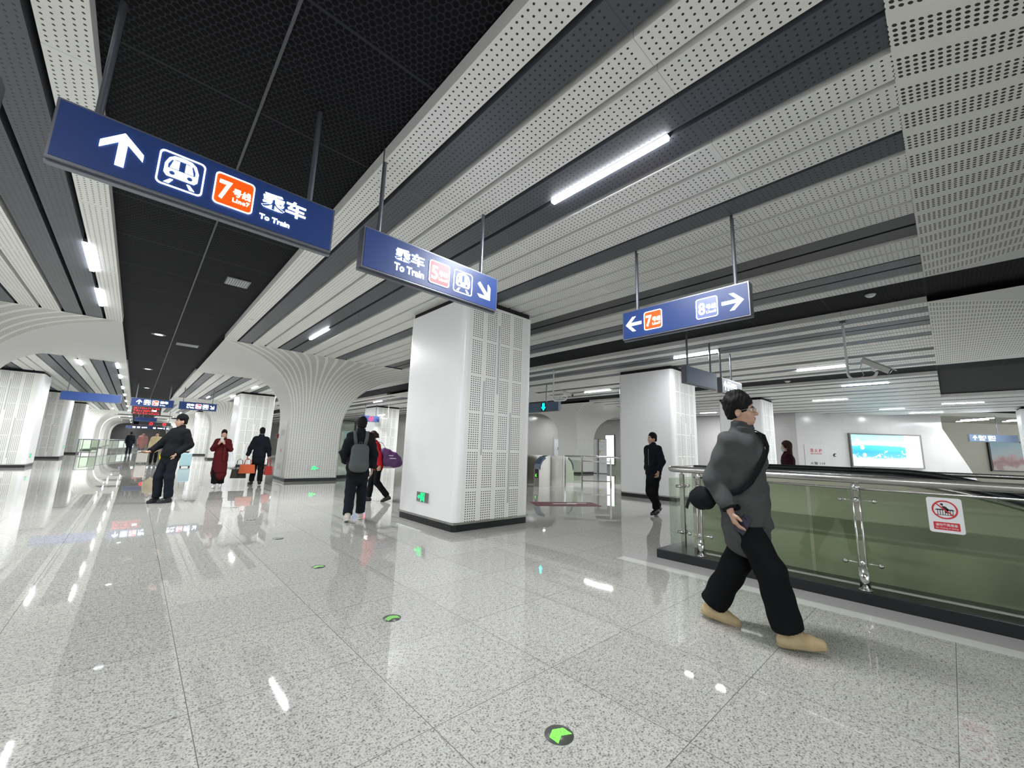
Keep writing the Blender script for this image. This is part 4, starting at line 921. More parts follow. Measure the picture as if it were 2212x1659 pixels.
def person(name, label, loc, head_dir, sc, sp, group=None):
    th = math.atan2(-head_dir[0], head_dir[1])
    root = thing(name, label, 'person', (*loc, 0.0), th, group); wd = sc*sp.get('wd', .90); root.scale = (wd, wd, sc)
    vb = sp.get('v', 0.010); vc = sp.get('vc', 0.012)
    lean = np.array(sp.get('lean', (0, 0)), float)
    sh = lambda z: np.array([*(lean*np.clip((z-.93)/.5, 0, 1.35)), 0.0])
    Pt = lambda x, y, z: V3(x, y, z)+sh(z)
    hipz = sp.get('hipz', .90)
    A = {}
    for s, nm in ((-1, 'L'), (1, 'R')):
        a = sp.get('arm'+nm, {}); shd = Pt(sp.get('sw', .170)*s, 0.0, 1.378)
        A[nm] = dict(sh=shd, el=V3(*a.get('el', (.225*s, -.03, 1.11))), wr=V3(*a.get('wr', (.235*s, .05, .865))), hd=V3(*a.get('hd', (0, .1, -1))), n=V3(*a.get('n', (-s, .2, 0))), curl=a.get('curl', .45), s=s)
        l = sp.get('leg'+nm, {})
        A[nm].update(hip=V3(.092*s, 0, hipz-.01), kn=V3(*l.get('kn', (.10*s, .02, .49))), an=V3(*l.get('an', (.10*s, -.02, .095))), toe=unit(l.get('toe', (.12*s, 1, 0))), foot=l.get('foot', 0.0))
    # head frame
    nb = Pt(0, -.005, 1.458); hy, hp = math.radians(sp.get('hyaw', 0)), math.radians(sp.get('hpitch', 0))
    RH = rotz(hy)@rotx(hp); hof = np.array(sp.get('hof', (0, .018, 0)), float)
    Hd = lambda x, y, z: nb+hof+RH@V3(x, y, z)
    # ---- body: one surface
    S = SDF(vb)
    S.ell(Pt(0, 0, .95), (.145, .105, .12), .04); S.ell(Pt(0, 0, 1.10), (.130, .092, .14), .05); S.ell(Pt(0, .0, 1.27), (.155, .105, .15), .05)
    S.cone(Pt(-.13, 0, 1.375), Pt(.13, 0, 1.375), .050, .050, .05); S.cone(Pt(0, -.012, 1.38), nb+hof*.5+V3(0, 0, .05), .062, .054, .03)
    S.cone(nb+hof*.4+V3(0, 0, .02), Hd(0, -.012, .11), .054, .052, .02)
    S.ell(Hd(0, -.012, .185), (.076, .094, .090), .02, RH); S.ell(Hd(0, .020, .120), (.064, .072, .080), .03, RH); S.ell(Hd(0, .052, .060), (.038, .036, .026), .03, RH)
    S.ell(Hd(0, .066, .165), (.055, .026, .022), .02, RH)
    for s in (-1, 1):
        S.ell(Hd(.034*s, .058, .105), (.026, .024, .026), .02, RH); S.ell(Hd(.077*s, -.012, .128), (.010, .022, .034), .008, RH)
    S.cone(Hd(0, .088, .155), Hd(0, .110, .112), .0085, .0125, .012); S.ell(Hd(.010, .098, .108), (.009, .010, .008), .006, RH); S.ell(Hd(-.010, .098, .108), (.009, .010, .008), .006, RH)
    S.ell(Hd(0, .087, .0825), (.023, .010, .0055), .004, RH); S.ell(Hd(0, .086, .0715), (.020, .010, .0060), .004, RH)
    for s in (-1, 1): S.ell(Hd(.031*s, .094, .143), (.017, .012, .010), .010, RH, mode='sub')
    for nm in ('L', 'R'):
        a = A[nm]; s = a['s']
        S.cone(a['sh'], a['el'], .050, .040, .03); S.cone(a['el'], a['wr'], .040, .0255, .01); S.cone(a['wr'], a['wr']+unit(a['hd'])*.02, .0255, .022, .01)
        S.cone(a['hip'], a['kn'], .082, .055, .03); S.cone(a['kn'], a['an'], .054, .036, .02)
        hand_prims(S, a['wr']+unit(a['hd'])*.012, a['hd'], a['n'], vb, a['curl'], right=s)
    body = sdf_obj('body', S, sp.get('skin', SK), root)
    # eyes, brows and lips
    if sp.get('face', True):
        for s in (-1, 1):
            e = MB(); c = Hd(.031*s, .0765, .143); e.ball((0, 0, 0), .0125, 12); o = e.obj('eye', WHT, root, True, loc=tuple(c))
            k = MB(); k.ball(tuple(RH@V3(0, .0090, 0)), .0060, 10); k.obj('iris', MT['black'], o, True)
            b = MB(); b.tube([tuple(Hd(.014*s, .0945, .161)), tuple(Hd(.031*s, .0935, .166)), tuple(Hd(.050*s, .080, .160))], [.0035, .0042, .002], 6); b.obj('eyebrow', HAIRM, root, True)
        lp = SDF(.0035); lp.ell(Hd(0, .0895, .0822), (.022, .0095, .0048), .002, RH); lp.ell(Hd(0, .0885, .0722), (.019, .0095, .0055), .002, RH); sdf_obj('lips', lp, LIP, root)
    # ---- top garment
    j = sp['top']; t = j.get('t', .028); hem = j.get('hem', .86); F = j.get('flare', 0.0)
    S = SDF(vc)
    S.ell(Pt(0, -.002, 1.27), (.158+t, .108+t, .165+t*.6), .05)
    S.cone(Pt(0, 0, 1.28), V3(0, 0, min(hem, .95)-.05)+sh(.93), .150+t, .155+t+F, .05, (1, .72, 1), cut=[((0, 0, -1), -hem)] if hem >= .93 else None)
    if hem < .93: S.cone(V3(0, 0, .95), V3(0, 0, hem-.12), .150+t+F*.5, .150+t+F, .05, (.93, .90, 1), cut=[((0, 0, -1), -hem)])
    S.cone(Pt(-.125, 0, 1.372), Pt(.125, 0, 1.372), .046+t, .046+t, .07)
    S.cone(Pt(0, -.01, 1.39), nb+V3(0, .004, .045+j.get('collar', .0)), .092, .075, .03, cut=[((0, 0, 1), nb[2]+.05+j.get('collar', 0))])
    for nm in ('L', 'R'):
        a = A[nm]; d = unit(a['wr']-a['el']); end = a['wr']-d*.004
        S.cone(a['sh'], a['el'], .046+t, .044+t*(.9+j.get('slv', 0)), .04); S.cone(a['el'], a['wr']+d*.03, .044+t*(.9+j.get('slv', 0)), .034+t*.75, .025, cut=[(d, d@end)])
    wr_ = j.get('wrinkle', .005)
    ph = len(label) % 7
    dz = (lambda P: -wr_*(np.sin(P[:, 2]*34+P[:, 0]*16+ph+np.sin(P[:, 0]*21)*1.4)*np.sin(P[:, 1]*19+P[:, 2]*11+ph)))
    top = sdf_obj(j.get('name', 'jacket'), S, j['m'], root, dz)
    # ---- trousers
    q = sp['pants']; t = q.get('t', .022); fl = q.get('flare', 0.0)
    S = SDF(vc)
    S.ell(V3(0, 0, .93), (.150+t, .108+t, .135), .05)
    for nm in ('L', 'R'):
        a = A[nm]; d = unit(a['an']-a['kn']); endp = a['an']+d*q.get('len', -.01)
        S.cone(a['hip']+V3(0, 0, .02), a['kn'], .071+t, .060+t+fl*.4, .04); S.cone(a['kn'], a['an']+d*.04, .060+t+fl*.4, .044+t+fl, .03, cut=[(d, d@endp)])
    S.plane((0, 0, 1), q.get('top', 1.02))
    dz2 = (lambda P: -.005*np.sin(P[:, 2]*30+P[:, 1]*14+ph)*np.sin(P[:, 0]*23+P[:, 2]*9))
    sdf_obj('trousers', S, q['m'], root, dz2)
    # ---- shoes
    w = sp['shoes']
    for nm in ('L', 'R'):
        a = A[nm]; tdir = a['toe']; pit = a['foot']; up = V3(0, 0, 1)
        if pit: side = np.cross(tdir, up); tdir = tdir*math.cos(pit)+up*math.sin(pit); up = np.cross(side, tdir)
        an = a['an']; hl = an-tdir*.045-up*.052; bl = an+tdir*.105-up*.056; tp = an+tdir*.175-up*.060
        S = SDF(min(vc, .008)); k = w.get('k', 1.0)
        S.cone(hl, bl, .036*k, .042*k, .02); S.cone(bl, tp, .042*k, .033*k, .02); S.cone(an-tdir*.005+up*.01, an-up*.045, .043*k, .045*k, .03); S.cone(an+up*-.01, bl+up*.01, .038*k, .036*k, .03)
        base = (an-up*.095)@up; S.prim(lambda p, up=up, b=base: b-p@up, None, None, 0, 'clip')
        o = sdf_obj('shoe', S, w['m'], root)
        S = SDF(min(vc, .008)); S.cone(hl-tdir*.004, bl, .042*k, .047*k, .01); S.cone(bl, tp+tdir*.004, .047*k, .037*k, .01)
        S.prim(lambda p, up=up, b=base: b-p@up, None, None, 0, 'clip'); S.prim(lambda p, up=up, b=base: p@up-b-.024, None, None, 0, 'clip')
        sdf_obj('sole', S, w.get('sole', MT['black']), o)
        if w.get('laces'):
            L = MB()
            for i in range(4):
                c = an+tdir*(.052+.022*i)+up*(.036-.34*(.052+.022*i)); sd = np.cross(tdir, up)
                L.tube([tuple(c-sd*.028-up*.010), tuple(c+up*.002), tuple(c+sd*.028-up*.010)], .0032, 6)
            L.obj('laces', w['laces'], o, True)
    # ---- hair / cap
    hr = sp.get('hair', {}); st = hr.get('style', 'short'); hm = hr.get('m', HAIRM); S = SDF(min(vb, .008)); e = hr.get('e', .008)
    S.ell(Hd(0, -.016, .192), (.078+e, .095+e, .092+e), .02, RH)
    if st == 'short': S.ell(Hd(0, -.055, .13), (.070+e*.6, .052+e*.6, .07), .02, RH)
    if st in ('long', 'bun'):
        S.ell(Hd(0, -.05, .10), (.082, .060, .10), .03, RH)
    if st == 'long': S.cone(Hd(0, -.055, .12), Hd(0, -.075, -.06), .082, .07, .04, (1, .8, 1))
    if st == 'pony': S.cone(Hd(0, -.12, .17), Hd(0, -.15, .02), .035, .022, .03); S.ell(Hd(0, -.05, .13), (.075, .056, .07), .02, RH)
    if st == 'bun': S.ell(Hd(0, -.115, .15), (.04, .035, .04), .01, RH)
    if st == 'tousled':
        S.ell(Hd(0, -.055, .13), (.070, .056, .07), .02, RH)
        rg = random.Random(5)
        for i in range(44):
            a = rg.uniform(0, 2*PI); el_ = rg.uniform(.15, 1.3); dv = V3(math.cos(a)*math.cos(el_)*.078, math.sin(a)*math.cos(el_)*.092-.012, math.sin(el_)*.098)
            c = V3(0, -.01, .20)+dv; S.ell(Hd(*c), (.020, .020, .015), .022)
    fy = hr.get('fringe', .220)
    S.ell(Hd(0, .105, fy-.098), (.082, .085, .098), .008, RH, mode='sub')
    nck = hr.get('nape', .085)
    if st in ('short', 'tousled', 'pony'): S.ops.append((lambda p: (Hd(0, 0, nck)-p)@RH[:, 2], None, None, 0, 'clip', None))
    for s in (-1, 1):
        if st in ('short', 'tousled'): S.ell(Hd(.092*s, .005, .112), (.028, .040, .045), .006, RH, mode='sub')
    hair = sdf_obj('hair', S, hm, root, (lambda P: -.003*np.sin(P[:, 0]*170+P[:, 2]*60)*np.sin(P[:, 1]*150)) if vb < .009 else (lambda P: -.0022*np.sin(P[:, 0]*190+P[:, 2]*90)*np.sin(P[:, 1]*170)))
    if sp.get('cap'):
        S = SDF(.007); S.ell(Hd(0, -.012, .205), (.098, .112, .098), .01, RH); S.ops.append((lambda p: (Hd(0, 0, .190)-p)@RH[:, 2], None, None, 0, 'clip', None))
        S.ell(Hd(0, .125, .192), (.075, .075, .012), .012, RH); sdf_obj('cap', S, sp['cap'], root)
    M = Matrix.Translation((*loc, 0)) @ Matrix.Rotation(th, 4, 'Z') @ Matrix.Diagonal((wd, wd, sc, 1))
    return root, A, Hd, RH, Pt, (lambda p: tuple(M @ Vector(p)))
def held_tube(name, label, cat, parts, group=None):
    t = thing(name, label, cat); return t
# ---- 1 the walking man
GREY = cloth('charcoal_grey_cloth', (0.070, 0.074, 0.075)); DKG = cloth('black_rib_knit', (0.016, 0.017, 0.016)); TAN = mat('tan_suede', (0.46, 0.36, 0.205), 0.8, vary=0.12, nscale=30); TANS = mat('tan_sole', (0.40, 0.32, 0.20), 0.7)
RL = rotz(math.radians(29.4))
wk, A, Hd, RH, Pt, XF = person('person', 'man in charcoal jacket and tan shoes walking past the glass guard rail', (3.44, 1.09), (-.42, -.91), 1.0, dict(
    v=.0065, vc=.008, wd=.955, lean=(0, .015), hipz=.87, hyaw=34, hpitch=5, sw=.163, hof=(0, .020, .014),
    armR=dict(el=(.232, -.065, 1.085), wr=(.222, .06, .89), hd=(-.18, .34, -1), n=(-.8, .5, .1), curl=.42),
    armL=dict(el=(-.185, -.06, 1.10), wr=(-.155, -.11, .875), hd=(.1, .1, -1), n=(.9, .3, 0), curl=.6),
    legL=dict(kn=RL@V3(-.085, -.10, .475), an=RL@V3(-.10, -.31, .105), toe=RL@V3(-.05, 1, 0), foot=-.12), legR=dict(kn=RL@V3(.085, .16, .48), an=RL@V3(.06, .24, .105), toe=RL@V3(-.35, 1, 0), foot=.10),
    top=dict(m=GREY, t=.027, hem=.770, flare=.008, collar=.022, wrinkle=.010, slv=.30), pants=dict(m=BLK2, t=.030, flare=.030, len=-.02), shoes=dict(m=TAN, sole=TANS, k=1.12, laces=mat('cream_laces', (.62, .54, .38), .8)),
    hair=dict(style='tousled', e=.016, fringe=.196, nape=.09)))
for nm in ('R', 'L'):
    a = A[nm]; d = unit(a['wr']-a['el']); S = SDF(.008); S.cone(a['wr']-d*.030, a['wr']-d*.002, .056, .050, 0, cut=[(d, d@(a['wr']+d*.004)), (-d, -d@(a['wr']-d*.034))]); sdf_obj('cuff', S, DKG, wk)
S = SDF(.007); c0 = Pt(0, .004, 1.462)
S.cone(c0, c0+V3(0, .018, .040), .080, .074, 0, cut=[((0, .25, 1), (V3(0, .25, 1)@(c0+V3(0, 0, .046))))]); S.cone(c0+V3(0, .004, .02), c0+V3(0, .02, .12), .066, .066, .004, mode='sub'); sdf_obj('collar', S, GREY, wk)
lg = MB(); lg.box(-.022, .022, -.002, .002, -.010, .010); o = lg.obj('chest_label', mat('label_olive', (.16, .17, .07), .6), wk); o.location = tuple(Pt(-.075, .142, 1.335)); o.rotation_euler = (.1, 0, .35)
gs = MB()
for s in (-1, 1):
    ring = [tuple(Hd(.031*s+.024*math.cos(a), .107-.006*abs(math.cos(a)), .142+.019*math.sin(a))) for a in np.linspace(0, 2*PI, 19)]; gs.tube(ring, .0017, 6, caps=False)
    gs.tube([tuple(Hd(.055*s, .103, .146)), tuple(Hd(.073*s, .06, .148)), tuple(Hd(.080*s, -.01, .142))], .0016, 6)
gs.tube([tuple(Hd(-.008, .110, .145)), tuple(Hd(.008, .110, .145))], .0016, 6); go = gs.obj('glasses', MT['chrome'], wk, True)
le = MB()
for s in (-1, 1): le.add([tuple(Hd(.031*s+.023*math.cos(a), .1065-.006*abs(math.cos(a)), .142+.018*math.sin(a))) for a in np.linspace(0, 2*PI, 19)[:-1]], [tuple(range(18))])
le.obj('lens', MT['glass'], go)
# cross-body bag at his right hip, strap over the left shoulder
bag = thing('shoulder_bag', 'black cross-body bag behind the hip of the walking man', 'bag', (3.44, 1.09, 0)); bag.rotation_euler = wk.rotation_euler; bag.scale = wk.scale
S = SDF(.008); S.ell((.225, -.20, .94), (.065, .11, .090), .03); S.cone((.225, -.25, .93), (.225, -.14, .95), .065, .065, .04); sdf_obj('pouch', S, BLK, bag, lambda P: -.003*np.sin(P[:, 1]*60+P[:, 2]*40))
def band_strip(mb, pts, nrm, w, th=.004):
    L = []
    for i, p in enumerate(pts):
        tdir = unit(np.array(pts[min(i+1, len(pts)-1)])-np.array(pts[max(i-1, 0)])); n = unit(nrm[i]); sd = unit(np.cross(tdir, n)); p = np.array(p)
        L += [p+sd*w/2, p-sd*w/2, p-sd*w/2+n*th, p+sd*w/2+n*th]
    f = []
    for i in range(len(pts)-1):
        for k in range(4): f.append((4*i+k, 4*i+(k+1) % 4, 4*i+4+(k+1) % 4, 4*i+4+k))
    mb.add(L, f+[(3, 2, 1, 0), tuple(4*(len(pts)-1)+k for k in range(4))]); return mb
front = [(-.115, .03, 1.475), (-.120, .10, 1.44), (-.095, .150, 1.36), (-.035, .168, 1.27), (.035, .172, 1.18), (.11, .160, 1.09), (.175, .115, 1.02), (.215, .02, .985), (.23, -.10, .97)]
nf = [(-.2, .3, 1), (-.2, 1, .8), (-.2, 1, .3), (0, 1, .1), (.1, 1, 0), (.4, 1, 0), (.9, .6, 0), (1, .3, 0), (1, 0, 0)]
band_strip(MB(), front, nf, .045).obj('strap', BLK, bag, True)
back = [(-.115, .03, 1.475), (-.10, -.06, 1.45), (-.05, -.135, 1.36), (.03, -.160, 1.24), (.12, -.165, 1.10), (.20, -.20, 1.0)]
nb_ = [(-.2, .3, 1), (-.2, -.6, 1), (0, -1, .4), (0, -1, 0), (.2, -1, 0), (.5, -1, 0)]
band_strip(MB(), back, nb_, .045).obj('strap', BLK, bag, True)
band_strip(MB(), [(.235, -.29, .96), (.245, -.34, .90), (.25, -.36, .84)], [(1, 0, 0)]*3, .03).obj('strap_end', BLK, bag)
ph = thing('phone', 'dark phone in the hand of the walking man', 'phone', (3.44, 1.09, 0)); ph.rotation_euler = wk.rotation_euler; ph.scale = wk.scale
o = MB().box(-.005, .005, -.036, .036, -.075, .075).obj('case', mat('phone_case', (.02, .02, .03), .3), ph); soft(o, .003); o.location = (.172, .135, .795); o.rotation_euler = (-.6, .15, .3)
MB().box(.0052, .0060, -.031, .031, -.068, .068).obj('screen', mat('phone_screen', (.03, .03, .06), .1), o)

# ---- 2 man in black with cap
cp, A, Hd, RH, Pt, XF = person('person', 'man in black jacket and black cap standing in the left hall, one hand forward', (0.58, 10.95), (-.80, -.60), 1.03, dict(
    lean=(-.05, -.10), hyaw=-28, hof=(0, .03, 0),
    armR=dict(el=(.235, .07, 1.12), wr=(.20, .29, .985), hd=(-.05, 1, -.25), n=(0, 0, 1), curl=.5), armL=dict(el=(-.30, -.15, 1.13), wr=(-.185, .03, .955), hd=(.3, .2, -1), n=(1, 0, 0), curl=.5),
    legL=dict(kn=(-.10, .03, .49), an=(-.10, -.02, .095), toe=(.25, 1, 0)), legR=dict(kn=(.10, .10, .50), an=(.11, .06, .095), toe=(-.1, 1, 0)),
    top=dict(m=BLK, t=.034, hem=.90, collar=.03), pants=dict(m=NAVY, t=.024, flare=.012), shoes=dict(m=MT['black']), hair=dict(style='short'), cap=BLK))
t = thing('phone', 'black phone held out by the man in the black cap', 'phone', XF((.19, .405, .965)), cp.rotation_euler.z)
o = MB().box(-.04, .04, -.085, .085, -.005, .005).obj('case', 'black', t); soft(o, .003)
# ---- 3 woman in dark red coat
RED = cloth('dark_red_wool', (0.085, 0.012, 0.014))
rw, A, Hd, RH, Pt, XF = person('person', 'woman in long dark red coat holding a phone with both hands', (1.82, 13.85), (-.25, -1), .915, dict(
    hyaw=8, hpitch=-14, armR=dict(el=(.25, .05, 1.14), wr=(.085, .24, 1.30), hd=(-.55, .3, .75), n=(-.6, -.5, .3), curl=.7), armL=dict(el=(-.25, .05, 1.14), wr=(-.075, .25, 1.31), hd=(.55, .25, .75), n=(.6, -.5, .3), curl=.7),
    legL=dict(kn=(-.09, .04, .49), an=(-.08, -.10, .11), toe=(-.1, 1, 0)), legR=dict(kn=(.09, .07, .49), an=(.07, .06, .095), toe=(.05, 1, 0)),
    top=dict(m=RED, t=.030, hem=.46, flare=.035, name='coat', collar=.01), pants=dict(m=BLK2, t=.010, flare=.045, len=-.03), shoes=dict(m=MT['paper'], sole=MT['paper']), hair=dict(style='bun', fringe=.215)))
t = thing('phone', 'pale phone between the hands of the red coat woman', 'phone', XF((0, .335, 1.44)), rw.rotation_euler.z); o = MB().box(-.036, .036, -.005, .005, -.07, .07).obj('case', 'cream', t); soft(o, .003); o.rotation_euler = (-.5, 0, 0)
sc = MB(); band_strip(sc, [(-.09, .16, 1.38), (-.10, .185, 1.2), (-.10, .19, 1.0), (-.10, .19, .80)], [(0, 1, 0)]*4, .07, .012); sc.obj('scarf', RED, rw)
t = thing('handbag', 'white handbag hanging beside the red coat woman', 'bag', XF((-.27, -.02, .06)), rw.rotation_euler.z)
S = SDF(.012); S.cone((-.06, 0, .62), (.06, 0, .62), .06, .06, .02, (1, .5, 1)); S.cone((-.07, 0, .53), (.07, 0, .53), .06, .06, .06, (1, .5, 1)); sdf_obj('pouch', S, MT['paper'], t)
MB().tube([(-.08, 0, .62), (-.03, 0, .9), (.08, .02, 1.15), (.15, .02, 1.36)], .008, 6).obj('strap', 'paper', t, True)
# ---- 4 man with shopping bags, from behind
bm, A, Hd, RH, Pt, XF = person('person', 'man in black jacket seen from behind carrying shopping bags', (2.83, 14.32), (.22, 1), .99, dict(
    hyaw=18, lean=(0, .03), armL=dict(el=(-.27, -.02, 1.11), wr=(-.33, .05, .87), hd=(-.05, .05, -1), curl=1.0), armR=dict(el=(.26, -.02, 1.11), wr=(.30, .05, .86), hd=(.02, .1, -1), curl=1.0),
    legL=dict(kn=(-.11, .12, .50), an=(-.13, .12, .095), toe=(-.5, 1, 0)), legR=dict(kn=(.10, .0, .48), an=(.11, -.14, .11), toe=(.1, 1, 0)),
    top=dict(m=NAVY, t=.036, hem=.84, collar=.02), pants=dict(m=BLK2, t=.024, flare=.01), shoes=dict(m=MT['black']), hair=dict(style='short')))
ORG = mat('orange_bag', (.62, .10, .02), .5, vary=.25, nscale=14); DKB = mat('dark_patterned_bag', (.03, .024, .016), .5, vary=.9, nscale=25); RDB = mat('red_bag', (.45, .03, .025), .5)
def tote(label, p, w, h, d, m, rz=0.0, hl=.16):
    t = thing('tote_bag', label, 'bag', p, rz, 'shopping bags')
    b = MB(); b.hexa([(-w/2, -d/2, -h), (w/2, -d/2, -h), (w/2, d/2, -h), (-w/2, d/2, -h)], [(-w*.44, -d*.38, 0), (w*.44, -d*.38, 0), (w*.44, d*.38, 0), (-w*.44, d*.38, 0)]); o = b.obj('bag_body', m, t); soft(o, .015, 3)
    for s in (-1, 1): MB().tube([(-w*.2, s*d*.3, -.01), (-w*.16, s*d*.2, hl*.8), (0, s*d*.08, hl), (w*.16, s*d*.2, hl*.8), (w*.2, s*d*.3, -.01)], .008, 8).obj('handle', m, t, True)
    return t
p = XF((-.37, .07, .78)); tote('orange tote bag in the left hand of the man in black', (p[0]+.05, p[1]-.09, .60), .42, .26, .16, ORG, -.1, .17)
p = XF((-.42, .12, .78)); tote('dark patterned tote bag hanging below the orange bag', (p[0]-.08, p[1]+.08, .46), .40, .27, .16, DKB, -.2, .30)
p = XF((.32, .08, .78)); tote('small red bag in the right hand of the man in black', (p[0], p[1], .55), .22, .26, .12, RDB, .1, .22)
# ---- 5 man with backpack, from behind
bp, A, Hd, RH, Pt, XF = person('person', 'man in black puffer jacket with grey backpack walking away', (2.90, 7.02), (.34, .94), 1.015, dict(
    v=.009, vc=.010, lean=(0, .03), armL=dict(el=(-.255, -.03, 1.12), wr=(-.235, .16, .96), hd=(.25, .8, -.4), curl=.7), armR=dict(el=(.255, -.03, 1.11), wr=(.255, .03, .865), hd=(0, .1, -1), curl=.5),
    legL=dict(kn=(-.10, .0, .47), an=(-.115, -.22, .125), toe=(-.1, 1, 0), foot=-.22), legR=dict(kn=(.11, .14, .49), an=(.12, .16, .095), toe=(.1, 1, 0)),
    top=dict(m=BLK, t=.050, hem=.82, wrinkle=.010, collar=.03), pants=dict(m=NAVY, t=.030, flare=.008), shoes=dict(m=mat('beige_sneaker', (.52, .47, .42), .6), sole=MT['paper'], k=1.12), hair=dict(style='short', e=.020)))
BPG = cloth('grey_backpack_cloth', (.085, .095, .095))
t = thing('backpack', 'grey backpack on the back of the man in the puffer jacket', 'backpack', (2.90, 7.02, 0)); t.rotation_euler = bp.rotation_euler; t.scale = bp.scale
S = SDF(.009); S.ell((0, -.235, 1.03), (.165, .095, .22), .04); S.cone((-.07, -.235, 1.18), (.07, -.235, 1.18), .085, .085, .05, (1, .8, 1)); S.cone((-.09, -.235, .90), (.09, -.235, .90), .085, .085, .06); sdf_obj('pack', S, BPG, t)
S = SDF(.009); S.cone((-.08, -.300, .90), (.08, -.300, .90), .07, .07, .02, (1, .6, 1.2)); o = sdf_obj('front_pocket', S, BPG, t)
for s in (-1, 1): band_strip(MB(), [(.075*s, -.20, 1.24), (.105*s, -.165, 1.38), (.115*s, -.06, 1.482), (.12*s, .02, 1.485), (.13*s, .13, 1.40), (.14*s, .165, 1.25)], [(0, -1, .2), (0, -1, .5), (0, -.6, 1), (0, .2, 1), (0, 1, .6), (0, 1, 0)], .06, .010).obj('shoulder_strap', BPG, t, True)
MB().tube([(-.03, -.24, 1.265), (-.02, -.24, 1.30), (.02, -.24, 1.30), (.03, -.24, 1.265)], .006, 6).obj('top_loop', BPG, t)
# ---- 6 woman in red jacket with purple bag
RJ = cloth('bright_red_cloth', (.46, .018, .028)); PURP = mat('purple_bag', (.085, .022, .11), .45, vary=.2, nscale=9)
rj, A, Hd, RH, Pt, XF = person('person', 'woman in bright red jacket walking behind the backpack man', (4.26, 9.15), (-.93, .36), .93, dict(
    lean=(0, .16), hpitch=-10, armR=dict(el=(.26, .10, 1.12), wr=(.24, .22, .93), hd=(0, .4, -1), curl=1.0), armL=dict(el=(-.27, .02, 1.12), wr=(-.27, -.02, .88), hd=(0, .1, -1), curl=1.0),
    legL=dict(kn=(-.10, .02, .48), an=(-.12, -.30, .13), toe=(0, 1, 0), foot=-.3), legR=dict(kn=(.10, .15, .49), an=(.10, .18, .095), toe=(0, 1, 0)),
    top=dict(m=RJ, t=.030, hem=.92), pants=dict(m=BLK2, t=.022, flare=.006), shoes=dict(m=MT['black']), hair=dict(style='pony', m=HAIRB)))
t = thing('shoulder_bag', 'large purple bag with white lettering on the red jacket woman', 'bag', XF((-.20, -.27, 0)), rj.rotation_euler.z+.1)
S = SDF(.012); S.cone((-.02, -.10, .98), (0, .12, 1.12), .13, .10, .06, (.8, 1, 1.1)); S.cone((0, -.16, .90), (0, .05, .92), .14, .13, .06, (.8, 1, .9)); sdf_obj('bag_body', S, PURP, t, lambda P: -.006*np.sin(P[:, 1]*34+P[:, 2]*22))
band_strip(MB(), [(0, .10, 1.20), (.04, .18, 1.33), (.08, .26, 1.36), (.10, .33, 1.28)], [(0, -.4, 1)]*4, .05, .008).obj('strap', PURP, t)
mb = MB(); mb.box(-.135, -.131, -.12, .02, .985, 1.0); mb.box(-.128, -.124, -.05, .05, 1.05, 1.065); mb.obj('white_stripe', 'paper', t)
# ---- 7 man in black at the column
bk, A, Hd, RH, Pt, XF = person('person', 'man in black jacket walking beside the far square column, hand in pocket', (8.22, 4.36), (-.93, .22), 1.0, dict(
    hyaw=-22, lean=(0, .0), armR=dict(el=(.27, -.12, 1.11), wr=(.19, .02, .94), hd=(-.4, .2, -.9), curl=.6), armL=dict(el=(-.29, .03, 1.13), wr=(-.285, .16, .92), hd=(0, .3, -1), curl=.8),
    legL=dict(kn=(-.09, .10, .50), an=(-.07, -.0, .14), toe=(.05, 1, 0), foot=-.15), legR=dict(kn=(.09, .04, .48), an=(.06, -.22, .16), toe=(-.05, 1, 0), foot=-.5),
    top=dict(m=NAVY, t=.036, hem=.87, collar=.02), pants=dict(m=BLK2, t=.026, flare=.014), shoes=dict(m=MT['black']), hair=dict(style='short', e=.010)))
MB().tube([tuple(Pt(0, .152, 1.38)), tuple(Pt(0, .155, 1.2)), (0, .150, .9)], .006, 6).obj('zip', MT['greymetal'], bk)
# ---- 8 masked woman behind the escalator
MAR = cloth('maroon_cloth', (.030, .008, .013))
mw, A, Hd, RH, Pt, XF = person('person', 'woman with dark hair and blue face mask behind the far guard rail', (10.42, 2.40), (-.35, .94), .945, dict(
    top=dict(m=MAR, t=.04, hem=.60, name='coat'), pants=dict(m=BLK2), shoes=dict(m=MT['black']), hair=dict(style='long', m=HAIRB, e=.024)))
S = SDF(.008); S.ell(Hd(0, .040, .088), (.066, .070, .050), .01, RH); S.ops.append((lambda p: (Hd(0, .035, 0)-p)@RH[:, 1], None, None, 0, 'clip', None)); sdf_obj('face_mask', S, mat('mask_blue', (.45, .60, .75), .6), mw)
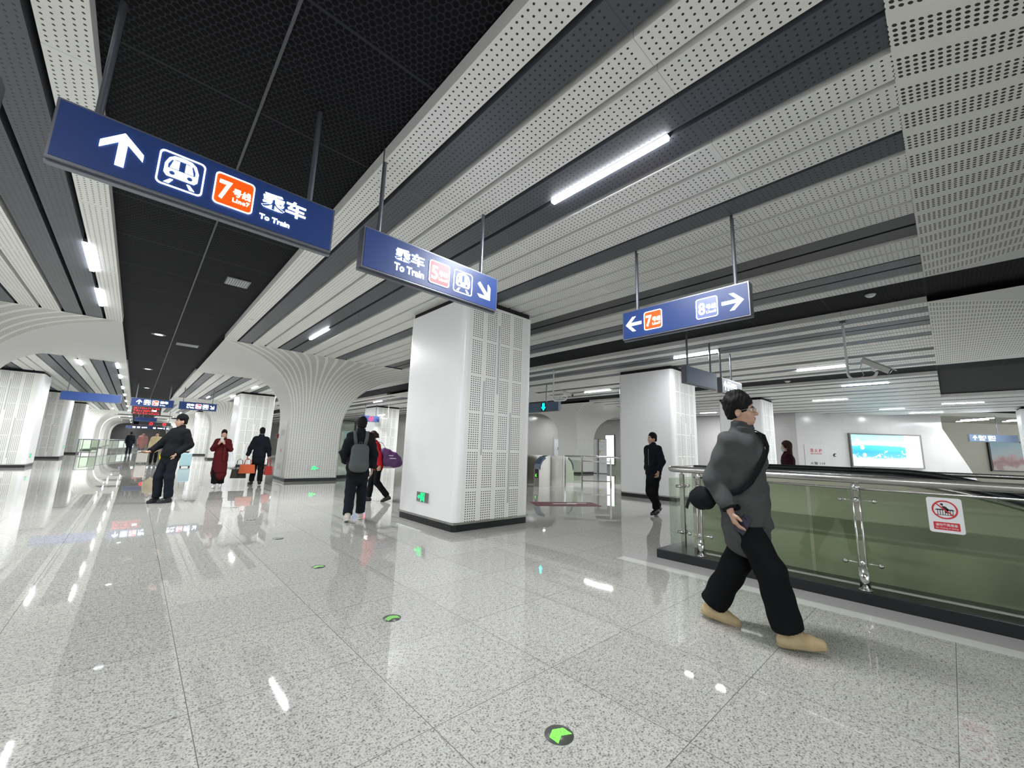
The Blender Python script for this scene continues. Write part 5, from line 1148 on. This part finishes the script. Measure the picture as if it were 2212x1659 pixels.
# ---- far people
CRM = cloth('cream_cloth', (.55, .46, .27)); PNK = cloth('dusty_pink_cloth', (.42, .20, .19)); JEAN = cloth('grey_jeans', (.14, .155, .18))
person('person', 'person in cream jacket and black trousers, behind the man in the cap', (.80, 27.4), (-.15, -1), .94, dict(v=.014, vc=.016, face=False, top=dict(m=CRM, t=.05, hem=.85), pants=dict(m=BLK2), shoes=dict(m=MT['black']), hair=dict(style='short'), legR=dict(kn=(.09, .1, .5), an=(.09, .12, .095))))
person('person', 'person in dusty pink jacket and grey jeans far down the hall', (.40, 38.6), (0, -1), 1.0, dict(v=.014, vc=.016, face=False, top=dict(m=PNK, t=.06, hem=.82), pants=dict(m=JEAN), shoes=dict(m=MT['paper']), hair=dict(style='short')))
person('person', 'dark dressed person far away, left of the pink jacket', (-.25, 42.5), (0, 1), 1.02, dict(v=.014, vc=.016, face=False, top=dict(m=NAVY, t=.05, hem=.80), pants=dict(m=NAVY), shoes=dict(m=MT['black']), hair=dict(style='short')))
def suitcase(label, p, m, rz=0.0, w=.42, h=.60):
    t = thing('suitcase', label, 'suitcase', p, rz); o = MB().box(-w/2, w/2, -.12, .12, .06, .06+h).obj('shell', m, t); soft(o, .05, 4)
    for x in (-w*.38, w*.38):
        for y in (-.09, .09): MB().cyl((x-.015, y, .03), (x+.015, y, .03), .03, 12).obj('wheel', 'black', t)
    MB().tube([(-.10, .09, .06+h), (-.10, .09, .36+h), (.10, .09, .36+h), (.10, .09, .06+h)], .010, 8).obj('pull_handle', 'greymetal', t)
    return t
suitcase('light blue suitcase standing right of the man in the cap', (1.88, 24.6, 0), mat('pale_blue_shell', (.42, .64, .70), .4), .1)
suitcase('cream suitcase left of the person in the cream jacket', (.38, 28.2, 0), mat('cream_shell', (.62, .60, .54), .45), .0, .42, .60)
t = thing('plastic_bag', 'yellow bag beside the person in the cream jacket', 'bag', (1.16, 27.3, 0)); S = SDF(.02); S.ell((0, 0, .40), (.17, .12, .27), .03); S.cone((0, 0, .60), (0, 0, .78), .06, .03, .06); sdf_obj('bag_body', S, mat('yellow_plastic', (.70, .52, .02), .4), t)

t = thing('glass_fence', 'dark framed glass door leaf beside the right edge of the flared arch pillar', 'door leaf', (5.62, 15.9, 0), .35)
fr = MB(); fr.box(0, .07, -.03, .03, 0, 2.25); fr.box(.83, .9, -.03, .03, 0, 2.25); fr.box(.07, .83, -.03, .03, 2.18, 2.25); fr.box(.07, .83, -.03, .03, 0, .12); fr.box(.07, .83, -.03, .03, .95, 1.02); fr.obj('frame', 'black', t); MB().box(.07, .83, -.005, .005, .12, 2.18).obj('glass_pane', 'glass', t)
